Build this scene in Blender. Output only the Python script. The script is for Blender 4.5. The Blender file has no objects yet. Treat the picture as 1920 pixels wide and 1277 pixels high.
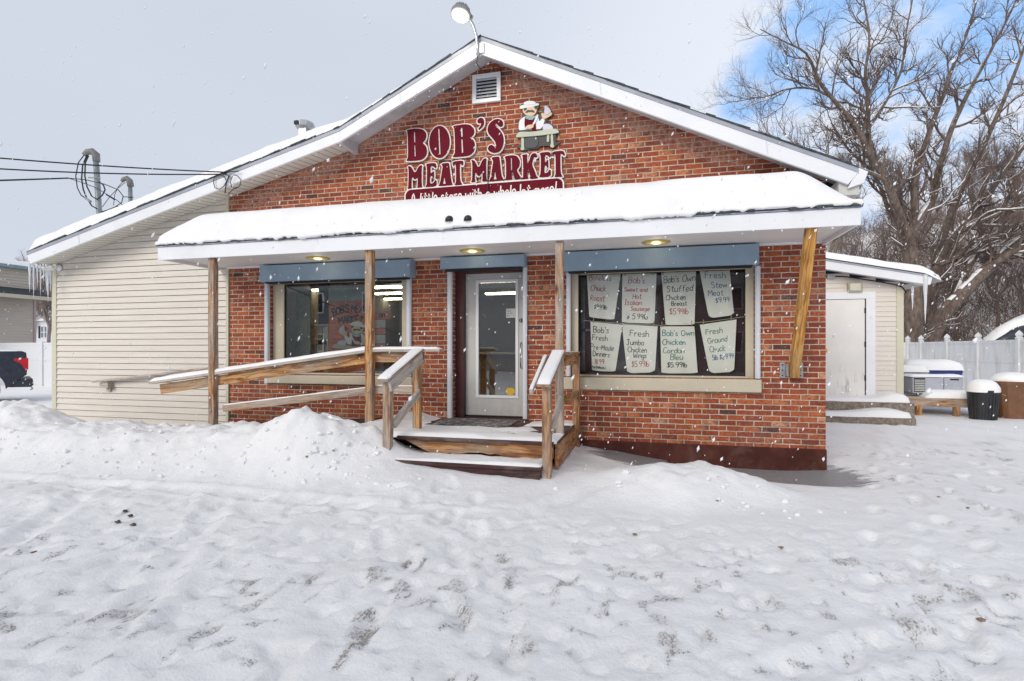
import bpy, bmesh, math, random
import numpy as np
from mathutils import Vector, Matrix, geometry
random.seed(7); RNG = np.random.default_rng(7)
R = math.radians
scene = bpy.context.scene
COL = scene.collection
# ------------------------------------------------------------------ camera
TH, CF, CD, CZ = R(14), 1000.0, 7.14, 1.45          # yaw, focal length in photo px, distance to the facade, eye height
cam_d = bpy.data.cameras.new('camera'); cam = bpy.data.objects.new('camera', cam_d); COL.objects.link(cam)
cam.location = (0, -CD, CZ); cam.rotation_euler = (R(90), 0, TH)
cam_d.sensor_width = 36; cam_d.lens = 36*CF/1920; cam_d.shift_y = (655-638.5)/1920
cam_d.clip_start = .05; cam_d.clip_end = 2000
scene.camera = cam
# ------------------------------------------------------------------ exposure
scene.view_settings.view_transform = 'Standard'; scene.view_settings.look = 'None'
scene.view_settings.exposure = 0.38; scene.view_settings.gamma = 1
scene.cycles.max_bounces = 8; scene.cycles.transparent_max_bounces = 12
cs, sn = math.cos(TH), math.sin(TH)
def P(u, v, Y=0.0):                                  # point of a vertical plane Y = const seen at photo pixel (u, v)
    a = (u-960)/CF; t = (Y+CD)/(a*sn+cs)
    return Vector(((a*cs-sn)*t, Y, CZ+(655-v)/CF*t))
# ------------------------------------------------------------------ world
w = bpy.data.worlds.new('World'); scene.world = w; w.use_nodes = True
nt = w.node_tree; nt.nodes.clear()
def wn(t, **k):
    n = nt.nodes.new(t)
    for a, b in k.items(): setattr(n, a, b)
    return n
SUN_EL, SUN_AZ = 26, 202      # azimuth clockwise from +Y
wo = wn('ShaderNodeOutputWorld'); bg = wn('ShaderNodeBackground'); bg.inputs[1].default_value = .1
sky = wn('ShaderNodeTexSky', sky_type='NISHITA', sun_disc=False, sun_elevation=R(SUN_EL), sun_rotation=R(SUN_AZ))
sky.ozone_density = 2.0; sky.dust_density = .6
tc = wn('ShaderNodeTexCoord'); L = nt.links.new
def wmath(op, a, b=None, c=None):
    n = wn('ShaderNodeMath', operation=op)
    for i, x in enumerate((a, b, c)):
        if x is None: continue
        if isinstance(x, (int, float)): n.inputs[i].default_value = x
        else: L(x, n.inputs[i])
    return n.outputs[0]
def wdir(u, v):
    a = (u-960)/CF; d = Vector((a*cs-sn, a*sn+cs, (655-v)/CF)); d.normalize(); return d
def wblob(u, v, inner, outer):                       # 1 near the direction, 0 away from it
    dp = wn('ShaderNodeVectorMath', operation='DOT_PRODUCT'); L(tc.outputs['Generated'], dp.inputs[0]); dp.inputs[1].default_value = wdir(u, v)
    m = wn('ShaderNodeMapRange', interpolation_type='SMOOTHSTEP'); L(dp.outputs['Value'], m.inputs[0])
    m.inputs[1].default_value = math.cos(R(outer)); m.inputs[2].default_value = math.cos(R(inner)); return m.outputs[0]
mp = wn('ShaderNodeMapping'); L(tc.outputs['Generated'], mp.inputs[0]); mp.inputs['Scale'].default_value = (1, 1, 2.2)
nz = wn('ShaderNodeTexNoise'); L(mp.outputs[0], nz.inputs[0]); nz.inputs['Scale'].default_value = 5.5; nz.inputs['Detail'].default_value = 7; nz.inputs['Roughness'].default_value = .55
nz2 = wn('ShaderNodeTexNoise'); L(mp.outputs[0], nz2.inputs[0]); nz2.inputs['Scale'].default_value = 1.6; nz2.inputs['Detail'].default_value = 4
bl = wmath('MAXIMUM', wblob(1470, 170, 0, 8), wmath('MAXIMUM', wblob(1930, -60, 3, 24), wblob(1640, 20, 0, 11)))
bl = wmath('MAXIMUM', bl, wmath('MULTIPLY', wblob(1850, 330, 2, 22), .62))
msk = wmath('MULTIPLY_ADD', bl, .98, wmath('MULTIPLY_ADD', nz.outputs['Fac'], 2.6, -1.75))
mr = wn('ShaderNodeMapRange', interpolation_type='SMOOTHSTEP'); L(msk, mr.inputs[0]); mr.inputs[1].default_value = .0; mr.inputs[2].default_value = .75
cl = wn('ShaderNodeMix', data_type='RGBA'); L(nz2.outputs['Fac'], cl.inputs[0])
cl.inputs[6].default_value = (4.45, 4.85, 5.65, 1); cl.inputs[7].default_value = (5.4, 5.85, 6.7, 1)
br = wn('ShaderNodeMix', data_type='RGBA'); L(wmath('MULTIPLY', wblob(1700, 250, 6, 42), .85), br.inputs[0]); L(cl.outputs[2], br.inputs[6]); br.inputs[7].default_value = (6.6, 7.0, 7.7, 1)
sk = wn('ShaderNodeMix', data_type='RGBA', blend_type='MIX'); sk.inputs[0].default_value = .8; L(sky.outputs[0], sk.inputs[6]); sk.inputs[7].default_value = (3.0, 5.2, 8.8, 1)
mx = wn('ShaderNodeMix', data_type='RGBA'); L(mr.outputs[0], mx.inputs[0]); L(br.outputs[2], mx.inputs[6]); L(sk.outputs[2], mx.inputs[7])
L(mx.outputs[2], bg.inputs[0]); L(bg.outputs[0], wo.inputs[0])
# ------------------------------------------------------------------ sun (behind thin cloud)
sd = bpy.data.lights.new('sun', 'SUN'); sun = bpy.data.objects.new('sun', sd); COL.objects.link(sun)
sd.energy = 1.5; sd.angle = R(28); sd.color = (1, .93, .82)
az = R(SUN_AZ); el = R(SUN_EL)
sdir = Vector((math.sin(az)*math.cos(el), math.cos(az)*math.cos(el), math.sin(el)))
sun.rotation_euler = sdir.to_track_quat('Z', 'Y').to_euler()

# ================================================================== helpers
MW = {}
def link(o, parent=None, M=None):
    COL.objects.link(o); M = M or Matrix.Identity(4); MW[o.name] = M
    if parent is not None:
        o.parent = parent; o.matrix_local = MW[parent.name].inverted() @ M
    else: o.matrix_local = M
    return o
def tag(o, label=None, cat=None, group=None, kind=None):
    if label: o['label'] = label
    if cat: o['category'] = cat
    if group: o['group'] = group
    if kind: o['kind'] = kind
    return o
def thing(name, loc, label, cat, group=None):
    o = bpy.data.objects.new(name, None); o.empty_display_size = .2
    link(o, None, Matrix.Translation(Vector(loc))); return tag(o, label, cat, group)
class MB:
    def __init__(s): s.v = []; s.f = []; s.mi = []; s.cur = 0
    def add(s, vs, fs):
        n = len(s.v); s.v += [tuple(v) for v in vs]
        for f in fs: s.f.append(tuple(i+n for i in f)); s.mi.append(s.cur)
        return s
    def box(s, x0, x1, y0, y1, z0, z1):
        return s.add([(x0,y0,z0),(x1,y0,z0),(x1,y1,z0),(x0,y1,z0),(x0,y0,z1),(x1,y0,z1),(x1,y1,z1),(x0,y1,z1)],
            [(0,3,2,1),(4,5,6,7),(0,1,5,4),(1,2,6,5),(2,3,7,6),(3,0,4,7)])
    def quad(s, a, b, c, d): return s.add([a,b,c,d], [(0,1,2,3)])
    def prism(s, pts, y0, y1, holes=()):             # outline in (x, z), depth y0..y1
        loops = [list(pts)]+[list(h) for h in holes]
        tris = geometry.tessellate_polygon([[Vector((p[0], p[1], 0)) for p in lp] for lp in loops])
        flat = [p for lp in loops for p in lp]; n = len(flat)
        vs = [(p[0], y0, p[1]) for p in flat]+[(p[0], y1, p[1]) for p in flat]
        fs = [tuple(t) for t in tris]+[tuple(i+n for i in reversed(t)) for t in tris]
        k = 0
        for lp in loops:
            m = len(lp)
            for i in range(m): a, b = k+i, k+(i+1) % m; fs.append((a, b, b+n, a+n))
            k += m
        return s.add(vs, fs)
    def tube(s, pts, r, n=6, cap=True):
        pts = [Vector(p) for p in pts]; rs = r if isinstance(r, (list, tuple)) else [r]*len(pts)
        base = len(s.v); ref = None
        for i, p in enumerate(pts):
            d = (pts[min(i+1, len(pts)-1)]-pts[max(i-1, 0)])
            if d.length < 1e-9: d = Vector((0, 0, 1))
            d.normalize()
            if ref is None: ref = d.orthogonal().normalized()
            ref = (ref-d*ref.dot(d))
            if ref.length < 1e-6: ref = d.orthogonal()
            ref.normalize(); q = d.cross(ref)
            for k in range(n):
                a = 2*math.pi*k/n; s.v.append(tuple(p+(ref*math.cos(a)+q*math.sin(a))*rs[i]))
        for i in range(len(pts)-1):
            for k in range(n):
                a = base+i*n+k; b = base+i*n+(k+1) % n; s.f.append((a, b, b+n, a+n)); s.mi.append(s.cur)
        if cap:
            s.f.append(tuple(base+k for k in reversed(range(n)))); s.mi.append(s.cur)
            e = base+(len(pts)-1)*n; s.f.append(tuple(e+k for k in range(n))); s.mi.append(s.cur)
        return s
    def lathe(s, prof, c, n=24, axis='Z'):            # prof = [(r, h)]
        base = len(s.v)
        for r, h in prof:
            for k in range(n):
                a = 2*math.pi*k/n; x, y = r*math.cos(a), r*math.sin(a)
                p = (x, y, h) if axis == 'Z' else ((x, h, y) if axis == 'Y' else (h, x, y))
                s.v.append((p[0]+c[0], p[1]+c[1], p[2]+c[2]))
        for i in range(len(prof)-1):
            for k in range(n):
                a = base+i*n+k; b = base+i*n+(k+1) % n; s.f.append((a, b, b+n, a+n)); s.mi.append(s.cur)
        s.f.append(tuple(base+k for k in reversed(range(n)))); s.mi.append(s.cur)
        e = base+(len(prof)-1)*n; s.f.append(tuple(e+k for k in range(n))); s.mi.append(s.cur)
        return s
    def build(s, name, mat, parent=None, smooth=False, bevel=0, M=None, recenter=False, fix=True):
        me = bpy.data.meshes.new(name); vs = s.v
        if recenter:
            c = Vector((sum(v[0] for v in vs)/len(vs), sum(v[1] for v in vs)/len(vs), min(v[2] for v in vs)))
            vs = [(v[0]-c.x, v[1]-c.y, v[2]-c.z) for v in vs]; M = Matrix.Translation(c)
        me.from_pydata(vs, [], s.f)
        mats = mat if isinstance(mat, (list, tuple)) else [mat]
        for m in mats: me.materials.append(m)
        if len(mats) > 1: me.polygons.foreach_set('material_index', s.mi)
        if fix:
            bm = bmesh.new(); bm.from_mesh(me); bmesh.ops.recalc_face_normals(bm, faces=bm.faces); bm.to_mesh(me); bm.free()
        if smooth: me.polygons.foreach_set('use_smooth', [True]*len(me.polygons))
        me.update(); o = bpy.data.objects.new(name, me); link(o, parent, M)
        if bevel:
            b = o.modifiers.new('bevel', 'BEVEL'); b.width = bevel; b.segments = 2; b.limit_method = 'ANGLE'; b.angle_limit = R(40)
        return o
def board(name, p0, p1, w_, h_, mat, parent=None, up=(0,0,1), bevel=.004, rough=.002, seg=8):
    """sawn board from p0 to p1, w_ wide (sideways) and h_ high (along up); local X runs along the grain"""
    p0, p1 = Vector(p0), Vector(p1); d = p1-p0; ln = d.length; d.normalize(); up = Vector(up)
    z = (up-d*up.dot(d)).normalized(); y = z.cross(d)
    M = Matrix(((d.x, y.x, z.x, p0.x), (d.y, y.y, z.y, p0.y), (d.z, y.z, z.z, p0.z), (0,0,0,1)))
    b = MB(); n = max(2, int(seg)); vs = []
    for i in range(n+1):
        x = ln*i/n; jy = random.uniform(-rough, rough); jz = random.uniform(-rough, rough)
        for a, c in ((-1,-1),(1,-1),(1,1),(-1,1)): vs.append((x, a*w_/2+jy, c*h_/2+jz))
    fs = [(3,2,1,0), tuple(n*4+k for k in range(4))]
    for i in range(n):
        for k in range(4): a = i*4+k; c = i*4+(k+1) % 4; fs.append((a, c, c+4, a+4))
    b.add(vs, fs); return b.build(name, mat, parent, bevel=bevel, M=M)
# ---- value noise in numpy
_T = RNG.random((256, 256)).astype(np.float64)
def vnoise(x, y):
    xi = np.floor(x).astype(int); yi = np.floor(y).astype(int); fx = x-xi; fy = y-yi
    fx = fx*fx*(3-2*fx); fy = fy*fy*(3-2*fy)
    g = lambda a, b: _T[a % 256, b % 256]
    return (g(xi,yi)*(1-fx)+g(xi+1,yi)*fx)*(1-fy)+(g(xi,yi+1)*(1-fx)+g(xi+1,yi+1)*fx)*fy
def fbm(x, y, o=4, g=.5):
    s = 0; a = 1; t = 0
    for k in range(o): s = s+a*vnoise(x*2**k+17*k, y*2**k+31*k); t += a; a *= g
    return s/t
def sstep(a, b, x): t = np.clip((x-a)/(b-a), 0, 1); return t*t*(3-2*t)
def grid_obj(name, xs, ys, Z, mat, parent=None, attrs=None, smooth=True, kind=None):
    nx, ny = len(xs), len(ys); X, Y = np.meshgrid(xs, ys, indexing='ij')
    co = np.stack([X, Y, Z], -1).reshape(-1, 3)
    i = np.arange((nx-1)*(ny-1)); a = (i//(ny-1))*ny+i % (ny-1)
    f = np.stack([a, a+ny, a+ny+1, a+1], -1)
    me = bpy.data.meshes.new(name); me.vertices.add(len(co)); me.vertices.foreach_set('co', co.ravel())
    me.loops.add(f.size); me.loops.foreach_set('vertex_index', f.ravel().astype(np.int32))
    me.polygons.add(len(f)); me.polygons.foreach_set('loop_start', np.arange(0, f.size, 4, dtype=np.int32))
    me.polygons.foreach_set('loop_total', np.full(len(f), 4, dtype=np.int32)); me.update(calc_edges=True)
    me.polygons.foreach_set('use_smooth', [smooth]*len(f)); me.materials.append(mat)
    for k, v in (attrs or {}).items():
        at = me.attributes.new(k, 'FLOAT', 'POINT'); at.data.foreach_set('value', v.ravel().astype(np.float32))
    o = bpy.data.objects.new(name, me); link(o, parent)
    if kind: o['kind'] = kind
    return o
def snow_cap(name, x0, x1, y0, y1, basef, T, rad, mat, parent=None, step=.05, amp=.02, seed=0, edges='NSEW', fn=None):
    """snow lying on a surface basef(x, y): thickness T, rounded within rad of the free edges"""
    nx = max(6, int((x1-x0)/step)); ny = max(6, int((y1-y0)/step))
    xs = np.linspace(x0, x1, nx+1); ys = np.linspace(y0, y1, ny+1); X, Y = np.meshgrid(xs, ys, indexing='ij')
    d = np.full_like(X, 9.0)
    wob = (fbm(X*2.5+seed, Y*2.5, 3)-.5)*rad*.35
    if 'W' in edges: d = np.minimum(d, X-x0)
    if 'E' in edges: d = np.minimum(d, x1-X)
    if 'S' in edges: d = np.minimum(d, Y-y0)
    if 'N' in edges: d = np.minimum(d, y1-Y)
    dd = np.clip((d+np.where(d > step*.5, wob, 0))/rad, 0, 1); prof = np.sqrt(np.clip(1-(1-dd)**2, 0, 1))
    th = T*prof+amp*(fbm(X*2.3+seed*3, Y*2.3, 4)-.5)*prof
    if fn is not None: th = th*fn(X, Y)
    Z = basef(X, Y)+th; Z[d < step*.3] = basef(X, Y)[d < step*.3]-.004
    return grid_obj(name, xs, ys, Z, mat, parent)
# ================================================================== materials
def new_mat(name):
    m = bpy.data.materials.new(name); m.use_nodes = True; t = m.node_tree; t.nodes.clear()
    class N: pass
    g = N(); g.m = m; g.t = t
    def n(tp, **k):
        x = t.nodes.new(tp)
        for a, b in k.items(): setattr(x, a, b)
        return x
    def put(s, v):
        if v is None: return
        if isinstance(v, bpy.types.NodeSocket): t.links.new(v, s)
        elif isinstance(v, (tuple, list)) and len(v) == 3 and s.type == 'RGBA': s.default_value = (*v, 1)
        else: s.default_value = v
    def math_(op, a, b=None, c=None):
        x = n('ShaderNodeMath', operation=op)
        for i, q in enumerate((a, b, c)): put(x.inputs[i], q)
        return x.outputs[0]
    def mixc(f, a, b, mode='MIX'):
        x = n('ShaderNodeMix', data_type='RGBA', blend_type=mode); put(x.inputs[0], f); put(x.inputs[6], a); put(x.inputs[7], b); return x.outputs[2]
    def noise(vec, scale, detail=4, rough=.5, dist=0, out='Fac'):
        x = n('ShaderNodeTexNoise'); put(x.inputs['Vector'], vec); x.inputs['Scale'].default_value = scale
        x.inputs['Detail'].default_value = detail; x.inputs['Roughness'].default_value = rough; x.inputs['Distortion'].default_value = dist
        return x.outputs[out]
    def ramp(f, stops, interp='LINEAR'):
        x = n('ShaderNodeValToRGB'); put(x.inputs[0], f); cr = x.color_ramp; cr.interpolation = interp
        while len(cr.elements) < len(stops): cr.elements.new(.5)
        for e, (p, c) in zip(cr.elements, stops):
            e.position = p; e.color = (*c, 1) if isinstance(c, (tuple, list)) else (c, c, c, 1)
        return x.outputs[0]
    def mapr(v, a, b, c=0, d=1, it='SMOOTHSTEP'):
        x = n('ShaderNodeMapRange', interpolation_type=it); put(x.inputs[0], v)
        for i, q in enumerate((a, b, c, d)): x.inputs[i+1].default_value = q
        return x.outputs[0]
    def mapping(vec, scale=(1,1,1), rot=(0,0,0), loc=(0,0,0)):
        x = n('ShaderNodeMapping'); put(x.inputs[0], vec); x.inputs['Scale'].default_value = scale; x.inputs['Rotation'].default_value = rot; x.inputs['Location'].default_value = loc; return x.outputs[0]
    def bump(h, s=.3, d=.01, nrm=None):
        x = n('ShaderNodeBump'); put(x.inputs['Height'], h); x.inputs['Strength'].default_value = s; x.inputs['Distance'].default_value = d
        if nrm is not None: put(x.inputs['Normal'], nrm)
        return x.outputs[0]
    def done(col, rough=.6, normal=None, **k):
        b = n('ShaderNodeBsdfPrincipled'); put(b.inputs['Base Color'], col); put(b.inputs['Roughness'], rough); put(b.inputs['Normal'], normal)
        for a, v in k.items(): put(b.inputs[a.replace('_', ' ')], v)
        o = n('ShaderNodeOutputMaterial'); t.links.new(b.outputs[0], o.inputs[0]); return m
    g.n, g.put, g.math, g.mixc, g.noise, g.ramp, g.mapr, g.mapping, g.bump, g.done = n, put, math_, mixc, noise, ramp, mapr, mapping, bump, done
    g.obj = lambda: n('ShaderNodeTexCoord').outputs['Object']
    g.pos = lambda: n('ShaderNodeNewGeometry').outputs['Position']
    g.rnd = lambda: n('ShaderNodeObjectInfo').outputs['Random']
    return g
def simple(name, col, rough=.5, var=.12, scale=6, bump_=.1, metal=0, dirt=None, dirtamt=.3, spec=None, bscale=None):
    g = new_mat(name); p = g.obj(); n1 = g.noise(p, scale, 5, .6)
    c = g.mixc(g.mapr(n1, .3, .7), tuple(x*(1-var) for x in col), tuple(min(1, x*(1+var)) for x in col))
    if dirt:
        n2 = g.noise(p, scale*.7, 6, .7, .5); c = g.mixc(g.math('MULTIPLY', g.mapr(n2, .5, .75), dirtamt), c, dirt)
    k = dict(Metallic=metal)
    if spec is not None: k['Specular_IOR_Level'] = spec
    return g.done(c, rough, g.bump(g.noise(p, bscale or scale*10, 3), bump_, .005), **k)
def wood(name, cols, grey, greyamt=.4, knots=True, dark=.35):
    g = new_mat(name); p = g.obj(); r = g.rnd()
    off = g.n('ShaderNodeCombineXYZ'); g.put(off.inputs[0], g.math('MULTIPLY', r, 31.0)); g.put(off.inputs[1], g.math('MULTIPLY', r, 7.0)); g.put(off.inputs[2], g.math('MULTIPLY', r, 13.0))
    v = g.n('ShaderNodeVectorMath', operation='ADD'); g.put(v.inputs[0], p); g.put(v.inputs[1], off.outputs[0]); v = v.outputs[0]
    big = g.noise(g.mapping(v, (.7, 5, 5)), 1.6, 3, .5, .6)
    ring = g.math('SINE', g.math('MULTIPLY', big, 34.0))
    fine = g.noise(g.mapping(v, (1.3, 26, 26)), 2.2, 5, .75)
    c = g.ramp(g.math('MULTIPLY_ADD', ring, .33, .5), [(0, cols[0]), (.5, cols[1]), (1, cols[2])])
    c = g.mixc(g.mapr(fine, .46, .66, 0, .8), c, tuple(x*dark for x in cols[0]))
    gm = g.mapr(g.noise(g.mapping(v, (.8, 3, 3)), 1.7, 5, .65), .5-greyamt*.35, .72-greyamt*.2)
    c = g.mixc(g.math('MULTIPLY', gm, .85), c, g.mixc(g.mapr(fine, .4, .7), grey, tuple(x*.45 for x in grey)))
    if knots:
        vo = g.n('ShaderNodeTexVoronoi'); g.put(vo.inputs['Vector'], g.mapping(v, (1.6, 5, 5))); vo.inputs['Scale'].default_value = 1.1
        kn = g.mapr(vo.outputs['Distance'], .05, .17, 1, 0); c = g.mixc(g.math('MULTIPLY', kn, .85), c, tuple(x*.22 for x in cols[0]))
    h = g.math('ADD', g.math('MULTIPLY', fine, 1.0), g.math('MULTIPLY', ring, .25))
    return g.done(c, .75, g.bump(h, .55, .004))
M_ = {}
M_['wood_honey'] = wood('wood_honey', [(.17,.06,.02), (.50,.24,.08), (.70,.39,.15)], (.42,.35,.28), .25)
M_['wood_mixed'] = wood('wood_mixed', [(.12,.05,.02), (.40,.19,.08), (.58,.33,.15)], (.48,.41,.35), .55)
M_['wood_grey'] = wood('wood_grey', [(.20,.12,.07), (.48,.34,.22), (.62,.48,.36)], (.58,.53,.48), .8)
M_['wood_fresh'] = wood('wood_fresh', [(.32,.12,.025), (.66,.32,.07), (.76,.43,.13)], (.6,.36,.14), .0)
M_['wood_orange'] = wood('wood_orange', [(.13,.045,.015), (.44,.18,.055), (.60,.30,.11)], (.42,.30,.2), .2)
M_['wood_paint'] = wood('wood_paint', [(.035,.012,.012), (.055,.018,.018), (.09,.03,.03)], (.2,.15,.13), .25)
M_['white'] = simple('white_aluminium', (.80,.81,.84), .45, .03, 1.5, .04, dirt=(.55,.55,.52), dirtamt=.25)
M_['white_track'] = simple('white_track', (.62,.65,.70), .4, .05, 2, .05)
M_['drip'] = simple('drip_edge_metal', (.34,.36,.42), .4, .1, 3, .05)
M_['blue'] = simple('blue_shutter_paint', (.27,.37,.47), .55, .08, 3, .12, spec=.3, dirt=(.30,.33,.33), dirtamt=.35)
M_['maroon'] = simple('maroon_frame_paint', (.075,.016,.018), .5, .2, 5, .2, dirt=(.2,.12,.1), dirtamt=.25)
M_['maroon_base'] = simple('maroon_base_paint', (.085,.028,.022), .85, .25, 4, .3, spec=.15, dirt=(.2,.12,.10), dirtamt=.4)
M_['tan'] = simple('tan_trim', (.56,.50,.38), .6, .05, 2, .06, dirt=(.34,.3,.24), dirtamt=.35)
M_['cornertrim'] = simple('corner_trim', (.60,.58,.45), .55, .04, 2, .04)
M_['dark'] = simple('dark_interior', (.02,.019,.022), .8, .3, 4, .1)
M_['black'] = simple('black_plastic', (.012,.012,.013), .45, .3, 8, .1)
M_['cable'] = simple('black_cable', (.01,.01,.012), .6, .2, 8, .1)
M_['steel'] = simple('galvanised_steel', (.42,.43,.44), .38, .15, 12, .15, metal=.8, dirt=(.2,.2,.2), dirtamt=.3)
M_['pipe'] = simple('conduit_pipe', (.25,.28,.29), .5, .15, 6, .15, metal=.3, dirt=(.12,.12,.11), dirtamt=.5)
M_['hood'] = simple('weatherhead', (.21,.20,.19), .6, .2, 6, .2)
M_['shingle'] = simple('asphalt_shingle', (.055,.065,.07), .9, .45, 14, .6, bscale=90)
M_['signred'] = simple('sign_maroon', (.135,.011,.022), .75, .1, 3, .05, spec=.08)
M_['signwhite'] = simple('sign_white', (.82,.74,.70), .5, .05, 3, .05)
M_['concrete'] = simple('step_concrete', (.24,.20,.165), .9, .35, 14, .8, dirt=(.08,.06,.05), dirtamt=.7, bscale=60)
M_['wallint'] = simple('interior_wall', (.15,.14,.125), .8, .1, 1, .05)
M_['cream'] = simple('cream_door', (.68,.66,.62), .55, .04, 2, .05)
def flat(name, col, rough=.5): return simple(name, col, rough, .05, 4, .03)
# ---- brick
def brick_mat():
    g = new_mat('red_brick'); geo = g.n('ShaderNodeNewGeometry'); pos = geo.outputs['Position']
    sp = g.n('ShaderNodeSeparateXYZ'); g.put(sp.inputs[0], pos); sN = g.n('ShaderNodeSeparateXYZ'); g.put(sN.inputs[0], geo.outputs['True Normal'])
    side = g.math('GREATER_THAN', g.math('ABSOLUTE', sN.outputs[0]), .7)
    hx = g.math('ADD', g.math('MULTIPLY', sp.outputs[0], g.math('SUBTRACT', 1.0, side)), g.math('MULTIPLY', sp.outputs[1], side))
    wob = g.noise(pos, 9, 3); wob2 = g.noise(g.mapping(pos, (1,1,1), loc=(5,3,1)), 9, 3)
    u = g.math('DIVIDE', g.math('ADD', hx, g.math('MULTIPLY_ADD', wob, .012, -.006)), .2045)
    v = g.math('DIVIDE', g.math('ADD', sp.outputs[2], g.math('MULTIPLY_ADD', wob2, .009, -.0245)), .0677)
    row = g.math('FLOOR', v); fz = g.math('FRACT', v)
    wr = g.n('ShaderNodeTexWhiteNoise', noise_dimensions='1D'); g.put(wr.inputs['W'], row)
    u2 = g.math('ADD', u, g.math('MULTIPLY_ADD', g.math('MODULO', row, 2.0), .5, g.math('MULTIPLY', wr.outputs[0], .16)))
    colm = g.math('FLOOR', u2); fx = g.math('FRACT', u2)
    dx = g.math('MULTIPLY', g.math('MINIMUM', fx, g.math('SUBTRACT', 1.0, fx)), .2045)
    dz = g.math('MULTIPLY', g.math('MINIMUM', fz, g.math('SUBTRACT', 1.0, fz)), .0677)
    d = g.math('MINIMUM', dx, dz)
    edge = g.noise(pos, 70, 3)
    d = g.math('ADD', d, g.math('MULTIPLY_ADD', edge, .006, -.003))
    mort = g.mapr(d, .0044, .0078, 1, 0)
    cv = g.n('ShaderNodeCombineXYZ'); g.put(cv.inputs[0], colm); g.put(cv.inputs[1], row); g.put(cv.inputs[2], g.math('MULTIPLY', side, 7.0))
    wn_ = g.n('ShaderNodeTexWhiteNoise', noise_dimensions='3D'); g.put(wn_.inputs['Vector'], cv.outputs[0])
    rv = wn_.outputs['Value']
    base = g.ramp(rv, [(0, (.06,.04,.038)), (.014, (.05,.03,.03)), (.03, (.22,.050,.024)), (.3, (.31,.064,.026)), (.62, (.40,.088,.030)), (.88, (.50,.135,.042)), (.975, (.58,.21,.085)), (1, (.58,.32,.20))])
    mott = g.noise(g.mapping(pos, (1, 1, 1.6)), 22, 5, .7)
    base = g.mixc(g.mapr(mott, .42, .62, 0, .7), base, (.17,.030,.020))
    base = g.mixc(g.mapr(g.noise(g.mapping(pos, loc=(9,2,4)), 26, 5, .75), .54, .68, 0, .6), base, (.72,.30,.14))
    # darker fire-flashed ends on some bricks
    fl = g.math('MULTIPLY', g.math('GREATER_THAN', wn_.outputs['Value'], .86), g.mapr(fx, .6, .95, 0, .6)); base = g.mixc(fl, base, (.07,.03,.028))
    # smeared mortar: old repairs along the rakes
    def band(x0, z0, x1, z1, wdt):
        L_ = math.hypot(x1-x0, z1-z0); nx_, nz_ = -(z1-z0)/L_, (x1-x0)/L_
        dd = g.math('ADD', g.math('MULTIPLY', sp.outputs[0], nx_), g.math('MULTIPLY_ADD', sp.outputs[2], nz_, -(x0*nx_+z0*nz_)))
        al = g.math('MULTIPLY_ADD', sp.outputs[2], (z1-z0)/L_, g.math('MULTIPLY_ADD', sp.outputs[0], (x1-x0)/L_, -(x0*(x1-x0)/L_+z0*(z1-z0)/L_)))
        a = g.mapr(g.math('ABSOLUTE', g.math('ADD', dd, g.math('MULTIPLY_ADD', g.noise(pos, 3.0, 4), .34, -.17))), wdt*.3, wdt, 1, 0)
        b = g.math('MULTIPLY', g.mapr(al, -.1, .2, 0, 1), g.mapr(al, L_-.2, L_+.1, 1, 0))
        return g.math('MULTIPLY', a, b)
    bm_ = g.math('MAXIMUM', band(-6.25, 3.62, -3.4, 4.72, .19), g.math('MAXIMUM', band(-1.85, 5.22, 1.3, 3.72, .15), band(-3.9, 4.55, -2.3, 5.28, .09)))
    sm = g.math('MULTIPLY', bm_, g.mapr(g.noise(pos, 16, 6, .75), .36, .60))
    mcol = g.mixc(g.mapr(g.noise(pos, 5, 4), .35, .65), (.46,.35,.26), (.66,.54,.43))
    lowm = g.mapr(sp.outputs[2], 2.6, 2.9, 0, 1)
    c = g.mixc(mort, base, mcol)
    c = g.mixc(g.math('MULTIPLY', sm, .72), c, g.mixc(g.mapr(g.noise(pos, 30, 3), .4, .65), (.50,.22,.15), (.66,.50,.42)))
    eff = g.math('MULTIPLY', g.mapr(g.noise(pos, 1.3, 5, .6), .50, .72, 0, .42), g.mapr(g.noise(pos, 40, 4, .7), .4, .7)); c = g.mixc(eff, c, (.58,.46,.40))
    c = g.mixc(g.math('MULTIPLY', g.mapr(sp.outputs[2], .25, .62, 1, 0), g.mapr(g.noise(pos, 3.2, 6, .7), .46, .66, 0, .5)), c, (.10,.03,.025))
    c = g.mixc(g.mapr(g.noise(g.mapping(pos, (3, 1, .8)), 1.5, 5, .6), .5, .8, 0, .42), c, (.07,.028,.022))
    h = g.math('ADD', g.math('MULTIPLY', g.math('SUBTRACT', 1.0, g.math('MULTIPLY', mort, g.math('SUBTRACT', 1.0, sm))), 1.0), g.math('MULTIPLY', g.noise(pos, 60, 5, .7), .45))
    h = g.math('ADD', h, g.math('MULTIPLY', rv, .25))
    return g.done(c, .85, g.bump(h, .8, .008))
M_['brick'] = brick_mat()
def siding_mat(name, c0, c1, dirt):
    g = new_mat(name); p = g.obj(); st = g.noise(g.mapping(p, (.6, 1, 14)), 2.2, 4, .6)
    c = g.mixc(g.mapr(st, .3, .7), c0, c1)
    c = g.mixc(g.mapr(g.noise(g.mapping(p, (1,1,.6)), 2.2, 7, .7), .55, .8, 0, .35), c, dirt)
    c = g.mixc(g.mapr(g.noise(p, 30, 2, .5), .74, .78, 0, .5), c, (.2,.15,.12))
    return g.done(c, .5, g.bump(g.noise(g.mapping(p, (3, 3, 60)), 3, 3), .12, .004))
M_['siding'] = siding_mat('cream_vinyl_siding', (.66,.61,.545), (.74,.69,.62), (.50,.45,.38))
M_['siding_far'] = siding_mat('beige_far_siding', (.52,.455,.38), (.58,.51,.43), (.44,.38,.31))
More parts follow.
